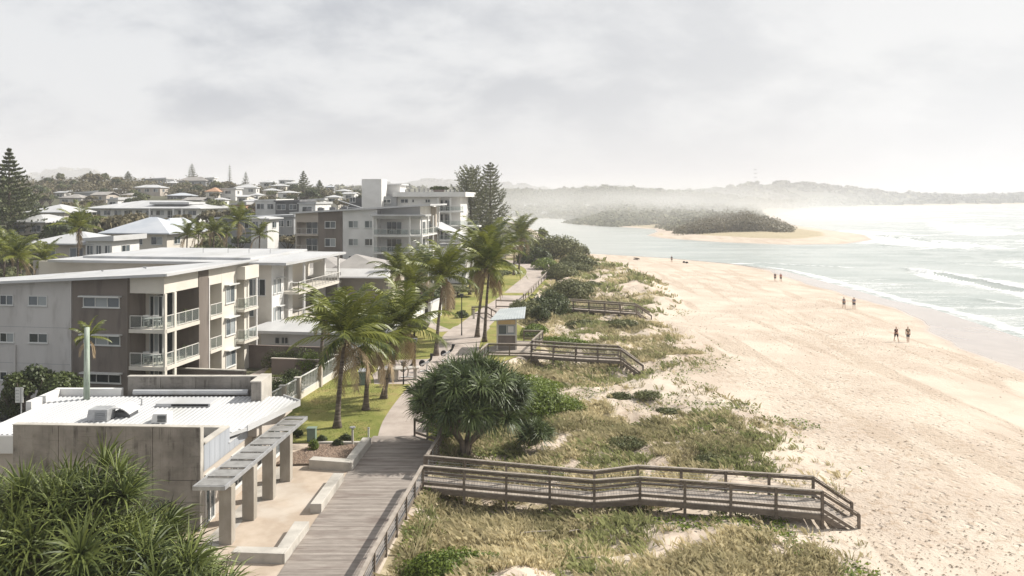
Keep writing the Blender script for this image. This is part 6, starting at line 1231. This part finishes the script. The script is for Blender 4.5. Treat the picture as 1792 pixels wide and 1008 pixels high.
# ------------------------------------------------------------ people
def skinmesh(name, verts, edges, rad, m, parent, root=0, sub=1):
    me = bpy.data.meshes.new(name); me.from_pydata(verts, edges, []); o = bpy.data.objects.new(name, me); COL.objects.link(o); me.materials.append(m)
    sk = o.modifiers.new('skin', 'SKIN'); sk.use_smooth_shade = True
    for i, r in enumerate(rad): me.skin_vertices[0].data[i].radius = (r if isinstance(r, tuple) else (r, r)); me.skin_vertices[0].data[i].use_root = i == root
    o.modifiers.new('sub', 'SUBSURF').levels = sub; o.modifiers['sub'].render_levels = sub
    o.parent = parent; return o
def person(px, py, label, top, bottom, group, rz=0, z=None, stride=.16, hair=(.05, .035, .025), skirt=False, hgt=1.72, arms=.0):
    x, y = G(px, py, .5); z = gz(x, y); x, y = G(px, py, z); z = gz(x, y); e = empty('person', (x, y, z), label, 'person', group, rz)
    s = hgt/1.75; S = lambda L: [tuple(c*s for c in v) for v in L]; st = stride; a = arms
    v = [(0, 0, .95), (0, 0, 1.15), (0, .01, 1.38), (0, .01, 1.5), (0, .02, 1.6), (0, .02, 1.73),
         (.09, -st*.3, .9), (.10, -st*.55, .5), (.10, -st*.9, .08), (.10, -st*.9-.14, .03), (-.09, st*.3, .9), (-.10, st*.5, .5), (-.10, st*1.1, .1), (-.10, st*1.1-.14, .04),
         (.18, .01, 1.42), (.215, .03, 1.16), (.21, -.06, .92), (.205, -.08, .82), (-.18, .01, 1.42), (-.215, .0, 1.16), (-.21, .08, .92), (-.205, .1, .82)]
    ed = [(0, 1), (1, 2), (2, 3), (3, 4), (4, 5), (0, 6), (6, 7), (7, 8), (8, 9), (0, 10), (10, 11), (11, 12), (12, 13), (2, 14), (14, 15), (15, 16), (16, 17), (2, 18), (18, 19), (19, 20), (20, 21)]
    r = [(.14, .1), (.125, .09), (.155, .095), .055, .075, .07, .085, .055, .04, .035, .085, .055, .04, .035, .055, .042, .032, .035, .055, .042, .032, .035]
    skinmesh('body', S(v), ed, [(q[0]*s, q[1]*s) if isinstance(q, tuple) else q*s for q in r], M['skin'], e)
    tm = mat('cloth_'+top[0], top[1], rough=.9); bm_ = mat('cloth_'+bottom[0], bottom[1], rough=.9)
    skinmesh('shirt', S([(0, 0, .92), (0, 0, 1.15), (0, .01, 1.4), (0, .01, 1.47), (.18, .01, 1.42), (.212, .03, 1.22), (-.18, .01, 1.42), (-.212, .02, 1.22)]), [(0, 1), (1, 2), (2, 3), (2, 4), (4, 5), (2, 6), (6, 7)], [(.16, .115), (.145, .11), (.175, .115), .07, .07, .06, .07, .06], tm, e)
    if skirt: skinmesh('skirt', S([(0, 0, .98), (0, 0, .5)]), [(0, 1)], [(.16, .12), (.24, .2)], bm_, e)
    else: skinmesh('shorts', S([(0, 0, .98), (.095, -st*.3, .85), (.10, -st*.5, .55), (-.095, st*.3, .85), (-.10, st*.45, .55)]), [(0, 1), (1, 2), (0, 3), (3, 4)], [(.16, .12), .105, .085, .105, .085], bm_, e)
    skinmesh('hair', S([(0, .03, 1.62), (0, .03, 1.75)]), [(0, 1)], [.07, .075], mat('hair_%d' % int(hair[0]*1000), hair, rough=.8), e)
def people():
    blk = ('black', (.03, .025, .03)); mar = ('maroon', (.07, .025, .03)); gry = ('grey', (.22, .24, .27)); olv = ('olive', (.12, .12, .08)); nav = ('navy', (.03, .04, .07)); pnk = ('pink', (.42, .16, .15)); dg = ('dgrey', (.07, .07, .08))
    person(1568.5, 598.5, 'person in dark maroon top walking, left of the nearest pair on the sand', mar, blk, 'people strolling on the beach', rz=.3, stride=.24); person(1589, 599.5, 'person in olive top and dark shorts, right of the nearest pair on the sand', olv, dg, 'people strolling on the beach', rz=-.2, hgt=1.8, stride=-.1)
    person(1477, 540, 'person with grey shirt, left one of the pair in the middle of the beach', gry, dg, 'people strolling on the beach', rz=.2); person(1494.5, 541, 'person with blue-grey shirt, right one of the pair in the middle of the beach', ('bluegrey', (.20, .22, .30)), nav, 'people strolling on the beach', rz=2.9, hgt=1.78, stride=.22)
    person(1356.5, 492.5, 'person in dark clothes, left of the far pair near the wet sand', nav, nav, 'people strolling on the beach'); person(1366.5, 493, 'person in pink top, right of the far pair near the wet sand', pnk, dg, 'people strolling on the beach', hair=(.2, .12, .07))
    person(1175.5, 459.5, 'lone dark figure standing near the river mouth', nav, nav, 'people strolling on the beach', stride=.05)
    # driftwood / bags on the sand
    for i, (px, py, lab) in enumerate(((1115, 454.5, 'dark bundle of driftwood lying on the sand near the river mouth'), (1197, 458, 'left dark bag lying right of the lone figure'), (1202, 459, 'right dark bag lying right of the lone figure'))):
        x, y = G(px, py, .8); z = gz(x, y); rng = np.random.default_rng(i); mb = MB()
        if i == 0:
            for k in range(5): a = rng.random()*3; p = Vector((x+rng.normal()*.4, y+rng.normal()*.2, z+.12+.1*k)); mb.tube([p-Vector((math.cos(a)*.8, math.sin(a)*.3, .1)), p, p+Vector((math.cos(a)*.8, math.sin(a)*.3, .1))], [.06, .12, .05], 6)
            o = mb.build('driftwood', M['bark']); tag(o, lab, 'driftwood')
        else: mb.tube([(x-.35, y, z+.15), (x-.15, y, z+.24), (x+.15, y, z+.24), (x+.35, y, z+.15)], [.08, .24, .24, .08], 8); o = mb.build('beach_bag', M['black'], smooth=True); tag(o, lab, 'bag', 'bags on the far sand')
    for i, (a, b, lab) in enumerate((((1025, 933), (1055, 915), 'straight bleached stick poking out of the dune grass'), ((900, 955), (965, 938), 'pale fallen branch lying in the near dune grass'), ((1000, 1000), (1035, 1004), 'thin pale twig at the bottom edge of the dune grass'), ((985, 937), (1018, 930), 'short bleached log in the near dune grass'))):
        p = G(*a, 1.9); q = G(*b, 1.9); mb = MB(); mb.tube([(*p, gz(*p)+.15), ((p[0]+q[0])/2, (p[1]+q[1])/2+.04, (gz(*p)+gz(*q))/2+.22), (*q, gz(*q)+.27)], [.03, .028, .015], 6); o = mb.build('driftwood', M['woodpale'], smooth=True); tag(o, lab, 'driftwood', 'driftwood in the dune grass')

# ------------------------------------------------------------ grass
def dune_grass():
    rng = np.random.default_rng(8)
    def tufts(n, ymin, ymax, dens_fn, nb, hl, w, name, m, seed):
        y = np.exp(rng.uniform(math.log(ymin), math.log(ymax), n*4)); u = rng.uniform(-.17, .46, n*4); x = u*y
        xe = np.interp(y, *XEt)+.3; de = np.interp(y, *DEt); p = dens_fn(x, y, xe, de)
        for near_ in (near1, near2, near3):   # keep clear under the walkways
            ys = np.interp(x, [q[0] for q in near_], [q[1] for q in near_]); p = np.where((y > ys-.25) & (y < ys+1.75) & (x > near_[0][0]-.5) & (x < near_[-1][0]+1.2), p*.12, p)
        keep = rng.random(len(x)) < p; x, y = x[keep][:n], y[keep][:n]; z = hfun(x, y); k = len(x); tv = np.clip((fbm(x*.25, y*.25, 90+seed, 4)-.34)*1.9, 0, .72)*.8+.1*rng.random(k)
        sc = (.55+1.15*rng.random(k)**2)*(1+np.clip(y-60, 0, 200)/140)
        B = nb; x = np.repeat(x, B); y = np.repeat(y, B); z = np.repeat(z, B); sc = np.repeat(sc, B); tv = np.repeat(tv, B); N = len(x)
        a = rng.random(N)*6.283; r = rng.random(N)**.5*.22*sc; bx, by = x+np.cos(a)*r, y+np.sin(a)*r; h = hl*sc*(.5+.7*rng.random(N)); le = (.2+.7*rng.random(N))*h
        wa = a+rng.normal(size=N)*.5; dx, dy = np.cos(wa)*le-.25*h, np.sin(wa)*le; pa = rng.random(N)*6.283; ww = w*np.clip(sc, .8, 3)*(1+np.clip(y-50, 0, 200)/60); wx, wy = np.cos(pa)*ww, np.sin(pa)*ww
        V = np.stack([np.stack([bx-wx, by-wy, z-.03], -1), np.stack([bx+wx, by+wy, z-.03], -1), np.stack([bx+dx*.4+wx*.7, by+dy*.4+wy*.7, z+h*.62], -1), np.stack([bx+dx, by+dy, z+h*.82], -1)], 1).reshape(-1, 3)
        o = npmesh(name, V, np.arange(N*4).reshape(N, 4), m, fattr=np.clip(tv+.4*rng.random(N), 0, 1)); tag(o, kind='stuff')
    nzf = lambda x, y, s, q: fbm(x*q, y*q, s, 4)
    def inside(x, y, xe, de): return ((x > xe) & (x < de+1.5))*1.0
    def d_hay(x, y, xe, de): return inside(x, y, xe, de)*np.maximum(vegden(x, y, xe, de), .03)
    def d_grn(x, y, xe, de): return inside(x, y, xe, de)*np.clip((nzf(x, y, 51, .22)-.54)*9, 0, 1)*np.clip((de-x)/3, 0, 1)
    tufts(15500, 27, 110, d_hay, 15, .30, .011, 'dune_grass', M['hay'], 1); tufts(6500, 27, 110, d_grn, 13, .32, .013, 'green_dune_grass', M['ggrass'], 2)
    tufts(6000, 105, 215, lambda x, y, xe, de: d_hay(x, y, xe, de), 9, .33, .02, 'far_dune_grass', M['hay'], 3); tufts(3000, 105, 215, d_grn, 9, .45, .02, 'far_green_dune_grass', M['ggrass'], 4)
    # creeper leaves hugging the sand
    n = 70000; y = np.exp(rng.uniform(math.log(27), math.log(110), n)); x = rng.uniform(-.17, .46, n)*y; xe = np.interp(y, *XEt); de = np.interp(y, *DEt)
    p = inside(x, y, xe, de+1.5)*np.clip((nzf(x, y, 61, .35)-.52)*8, 0, 1); p = np.maximum(p, inside(x, y, xe, de)*np.clip((xe+5-x)/5, 0, 1)*np.clip((nzf(x, y, 62, .5)-.42)*6, 0, 1)); k = rng.random(n) < p; x, y = x[k], y[k]; z = hfun(x, y)+.03+.16*rng.random(len(x)); N = len(x)
    d = rng.normal(size=(N, 3)); d[:, 2] *= .35; d /= np.linalg.norm(d, axis=1)[:, None]; e = np.cross(d, rng.normal(size=(N, 3))*[.3, .3, 1]); e /= np.linalg.norm(e, axis=1)[:, None]; s = (.05+.07*rng.random(N))[:, None]; P = np.stack([x, y, z], -1)
    V = np.stack([P-d*s, P+e*s*.6, P+d*s, P-e*s*.6], 1).reshape(-1, 3); o = npmesh('beach_creeper', V, np.arange(N*4).reshape(N, 4), M['leafb'], fattr=rng.random(N)); tag(o, kind='stuff')
    # flecks of dry weed and shell on the beach
    n = 12000; y = np.exp(rng.uniform(math.log(28), math.log(150), n)); x = rng.uniform(.1, .66, n)*y; de = np.interp(y, *DEt); d1 = sdist(LAND1, x, y); k = (x > de) & (d1 > 16+3*rng.normal(size=n)) & (rng.random(n) < np.clip((fbm(x*.08, y*.08, 71, 3)-.42)*6, .05, 1)); x, y = x[k], y[k]; z = hfun(x, y)+.02; N = len(x); a = rng.random(N)*6.28; s = .03+.07*rng.random(N)**2; c, sn = np.cos(a)*s, np.sin(a)*s
    V = np.stack([np.stack([x+c, y+sn, z], -1), np.stack([x-sn*.4, y+c*.4, z+s*.5], -1), np.stack([x-c, y-sn, z], -1), np.stack([x+sn*.4, y-c*.4, z+s*.3], -1)], 1).reshape(-1, 3); o = npmesh('beach_debris', V, np.arange(N*4).reshape(N, 4), mat('dry_weed', (.06, .045, .03), (.22, .16, .10), useV=1, rough=.9), fattr=rng.random(N)); tag(o, kind='stuff')
    # short blades along the lawn edge catch the light
    n = 60000; y = rng.uniform(47.6, 80, n); x = rng.uniform(-16, -2, n); xw = np.interp(y, *XWt)+.2; pc = np.interp(y, [p[1] for p in pathc], [p[0] for p in pathc]); k = (x > xw) & (x < np.interp(y, *XEt)-.6) & (abs(x-pc) > 2.2) & (fbm(x*.3, y*.3, 81, 3) > .38) & (sdist(bq, x, y) < -.2); x, y = x[k], y[k]; N = len(x); h = .02+.03*rng.random(N); a = rng.random(N)*6.28; w = .02; dx, dy = np.cos(a)*w, np.sin(a)*w
    V = np.stack([np.stack([x-dx, y-dy, 0*x+2.44], -1), np.stack([x+dx, y+dy, 0*x+2.44], -1), np.stack([x+rng.normal(size=N)*.03, y+rng.normal(size=N)*.03, 2.45+h], -1)], 1).reshape(-1, 3); o = npmesh('lawn_grass', V, np.arange(N*3).reshape(N, 3), mat('lawn_blade', (.10, .14, .03), (.26, .28, .08), useV=1, rough=.8), fattr=rng.random(N)); tag(o, kind='stuff')

# ------------------------------------------------------------ woods and town trees
def woods():
    rng = np.random.default_rng(12)
    def crowns(name, cx, cy, cz, r, h, per, size, m, flat=.3):
        n = len(cx); w = np.repeat(np.arange(n), per); N = len(w); d = rng.normal(size=(N, 3)); d /= np.linalg.norm(d, axis=1)[:, None]; d[:, 2] = abs(d[:, 2]); q = (1-.3*rng.random(N))[:, None]
        lump = 1+.25*np.sin(d[:, :1]*5+w[:, None]*1.7)*np.cos(d[:, 1:2]*6+w[:, None]); P = np.stack([cx, cy, cz], -1)[w]+d*q*lump*np.stack([r, r, h], -1)[w]
        nr = d+rng.normal(size=(N, 3))*.5; nr[:, 2] += flat; nr /= np.linalg.norm(nr, axis=1)[:, None]; t = np.cross(nr, rng.normal(size=(N, 3))); t /= np.linalg.norm(t, axis=1)[:, None]; b = np.cross(nr, t); s = (size*(.6+.8*rng.random(N))*np.clip(r[w]/6, .5, 3))[:, None]
        V = np.stack([P-t*s*.6, P+b*s*.5, P+t*s*.6, P-b*s*.5], 1).reshape(-1, 3); o = npmesh(name, V, np.arange(N*4).reshape(N, 4), m, fattr=np.clip(.5*rng.random(N)+.5*rng.random(n)[w], 0, 1)); tag(o, kind='stuff')
    # wood beyond the river
    n = 5200; px = rng.uniform(740, 1420, n); Y = np.exp(rng.uniform(math.log(400), math.log(1350), n)); X = XP(px, Y); d2 = sdist(LAND2, X, Y); k = (d2 > np.where(px < 1160, 2, 9)) & ~((px > 1330) & (Y > 470) & (d2 < 60)) & ~((px > 1370)) & ~((Y < 470) & (px < 1165)); X, Y, px, d2 = X[k], Y[k], px[k], d2[k]; z = hfun(X, Y)
    h = np.where(Y < 470, 6.0*np.clip((1400-px)/120, .35, 1), 5+4*rng.random(len(X)))*np.clip(.35+d2/40, 0, 1)*np.where((Y < 600), .8, 1); crowns('far_river_wood', X, Y, z-.5, 4+4*rng.random(len(X)), h, 70, 1.3, M['scrub'])
    n = 700; px = rng.uniform(1165, 1378, n); Y = rng.uniform(348, 450, n); X = XP(px, Y); d2 = sdist(LAND2, X, Y); k = d2 > 12+8*rng.random(n); X, Y, px = X[k], Y[k], px[k]; z = hfun(X, Y); crowns('sandspit_scrub', X, Y, z-.4, 3+2.2*rng.random(len(X)), (3.2+4.2*rng.random(len(X)))*np.interp(px, [1165, 1220, 1300, 1345, 1378], [.4, .8, 1.25, .8, .3]), 150, .8, M['leafo'])
    # hills behind
    n = 4200; px = rng.uniform(-80, 1900, n); Y = np.exp(rng.uniform(math.log(1000), math.log(4600), n)); X = XP(px, Y); d2 = sdist(LAND2, X, Y); k = d2 > 40; X, Y = X[k], Y[k]; z = hfun(X, Y); crowns('distant_forest', X, Y, z-2, (10+10*rng.random(len(X)))*Y/2000, (8+6*rng.random(len(X)))*np.clip(Y/2500, .7, 1.3), 42, 4.2, M['scrub'])
    # crest of the town hill
    n = 1500; px = rng.uniform(-60, 800, n); Y = rng.uniform(330, 560, n); X = XP(px, Y); d1 = sdist(LAND1, X, Y); k = d1 > 8
    for (a, b, e, pb, hy, dp) in HOUSES: k &= ~((px > a-3) & (px < b+3) & (Y > hy-16) & (Y < hy+dp+3)) & ~((px > a-2) & (px < b+2) & (Y < hy) & (Y > hy-14))
    X, Y = X[k], Y[k]; z = hfun(X, Y); crowns('hilltop_wood', X, Y, z-.5, 3.5+3*rng.random(len(X)), 4.5+3.5*rng.random(len(X)), 110, .9, M['leafo'])
    # single trees of the town
    protos = []
    for i, (m, r, h, n) in enumerate((('leafm', 3.4, 6.5, 900), ('leafo', 3.6, 7, 900), ('leafd', 3.2, 6.2, 900), ('leafm', 2.6, 8, 800), ('leafo', 2.8, 5, 700), ('leafd', 4.2, 7.5, 1100))):
        nm = ['rounded olive tree', 'brownish spreading tree', 'dark rounded tree', 'tall loose olive tree', 'low brownish tree', 'broad dark tree'][i]; protos.append((tree('garden_tree', 0, 0, 0, h, r, nm, 'tree', m, n, .55, 600+i, 'trees among the town houses', k=9), nm, h, r))
    marks = [(32, 380, 'the big left-edge Norfolk pine'), (85, 372, 'the white-roofed house beside the big pine'), (108, 410, 'the pinkish beige house'), (250, 375, 'the long two storey white apartment house'), (240, 405, 'the blue-white hip roof'), (330, 322, 'the big grey crest house'), (372, 337, 'the terracotta roof'), (430, 333, 'the white row of hill houses'), (502, 370, 'the dark flat-roofed house'), (424, 388, 'the long pale flat roof'), (540, 335, 'the two pale pines'), (650, 330, 'the lift tower'), (150, 345, 'the left slope houses'), (224, 325, 'the pine on the left slope'), (402, 310, 'the columnar pine'), (290, 340, 'the dark blue-roofed house'), (470, 330, 'the right hill houses')]
    used = {}; cnt = 0; tries = 0
    while cnt < 285 and tries < 14000:
        tries += 1; px = rng.uniform(-5, 640); Y = float(np.exp(rng.uniform(math.log(96), math.log(400))))
        if Y < 150 and px > 430: continue
        if Y < 125 and px > 300 and rng.random() < .6: continue
        p, nm, h, r = protos[int(rng.integers(6))]; sc = rng.uniform(.65, 1.25) if Y > 140 else rng.uniform(.5, .85); x = XP(px, Y); z = gz(x, Y); pt = HZ+(H-(z+h*sc))*F/Y; hw = r*sc*F/Y; ok = True
        for (a, b, e, pb, hy, dp) in HOUSES:
            if px+hw*.8 > a and px-hw*.8 < b:
                if hy-2.5 < Y < hy+dp+2: ok = False; break
                if Y <= hy-2.5 and pt < e+(.35 if hy < 232 else -.15)*(pb-e)-1: ok = False; break
        if 60 < Y < 240 and px > 600: ok = False
        if not ok: continue
        t = p if not p.get('used') else copy_tree(p); p['used'] = 1; t.location = (x, Y, z-.1); t.scale = (sc, sc, sc*rng.uniform(.85, 1.2)); t.rotation_euler = (0, 0, rng.uniform(0, 6.28))
        py = (pt+HZ+(H-z)*F/Y)/2; d = sorted(((px-a)**2+(2.2*(py-b))**2, a, b, c) for a, b, c in marks)[0]; dx, dy = px-d[1], (py-d[2])*2.2
        rel = ('left of' if dx < 0 else 'right of') if abs(dx) > abs(dy) else ('above' if dy < 0 else 'below'); far = '' if d[0] < 22**2 else 'some way '
        lab = f'{"small " if sc < .7 else "large " if sc > 1.08 else ""}{nm} {far}{rel} {d[3]}'; t['label'] = lab; cnt += 1
    for p, *_ in protos:
        del p['used']
        if p.get('label') and p.location.length < 1:
            for c in kids(p): bpy.data.objects.remove(c)
            bpy.data.objects.remove(p)
    for o in list(COL.objects):
        if 'used' in o.keys(): del o['used']
def far_mast():
    x, Y = XP(1322, 2500), 2500; z = gz(x, Y); e = empty('radio_mast', (x, Y, z), 'thin radio mast on top of the hazy headland', 'mast'); mb = MB(); mb.tube([(x, Y, z), (x, Y, ZP(316, Y))], [2.2, 1.2], 5); mb.build('mast', M['dgrey'], e); mb = MB()
    for k in range(3): mb.box(x-4, x+4, Y-1, Y+1, z+25+k*12, z+27+k*12)
    mb.build('crossarm', M['dgrey'], e)
    for i, (px, py) in enumerate(((1557, 339), (1563, 341), (1620, 343))):
        x, Y = XP(px, 2350), 2350; z = gz(x, Y); pine('norfolk_pine', x, Y, z, max(12, ZP(py, Y)-z), 6, ['tall dark pine standing on the far shore left of its twin', 'shorter pine right of the tall one on the far shore', 'single pine further right on the far shore'][i], 'pines on the far shore', 80+i, tiers=9, per=5, nb=10, m='pinef', fs=1.6)
def haze():
    mb = MB(); mb.box(-36000, 36000, -150, 15400, -12, 215); m = bpy.data.materials.new('haze_air'); m.use_nodes = True; t = NT(m.node_tree); t.n.remove(t.n['Principled BSDF']); v = t.node('ShaderNodeVolumePrincipled'); v.inputs['Color'].default_value = (.95, .945, .98, 1); v.inputs['Density'].default_value = HAZE_D; v.inputs['Anisotropy'].default_value = HAZE_G
    t.l.new(v.outputs[0], t.n['Material Output'].inputs['Volume']); o = mb.build('haze', m); o.data.attributes.remove(o.data.attributes['v']); tag(o, kind='stuff')
def mist():
    m = bpy.data.materials.new('sea_spray_mist'); m.use_nodes = True; t = NT(m.node_tree); t.n.remove(t.n['Principled BSDF']); v = t.node('ShaderNodeVolumePrincipled'); v.inputs['Color'].default_value = (.97, .97, .96, 1)
    tc = t.node('ShaderNodeTexCoord').outputs['Object']; L = t.vmath('LENGTH', tc); d = t.ss(L, .1, 1, 1, 0)
    nn = t.ss(t.noise(t.scalev(tc, (2.2, 2.2, 1.5)), 1.4, 3, .6), .3, .7, .35, 1.2); t.put(v.inputs['Density'], t.math('MULTIPLY', t.math('MULTIPLY', d, nn), .0052)); v.inputs['Anisotropy'].default_value = .2
    t.l.new(v.outputs[0], t.n['Material Output'].inputs['Volume']); mb = MB(); mb.box(-1, 1, -1, 1, -1, 1); o = mb.build('sea_mist', m); o.location = (110, 660, 2); o.scale = (270, 400, 38); o.rotation_euler = (0, 0, R(-8)); tag(o, kind='stuff')
HAZE_D, HAZE_G = .00032, 0
apartment_near(); apartment_white(); block_mid(); block_back(); houses()
club(); plaza_things(); park_things(); people()
park_palms(); pines(); pandanus(); shrubs(); dune_grass(); woods(); far_mast(); mist(); haze()
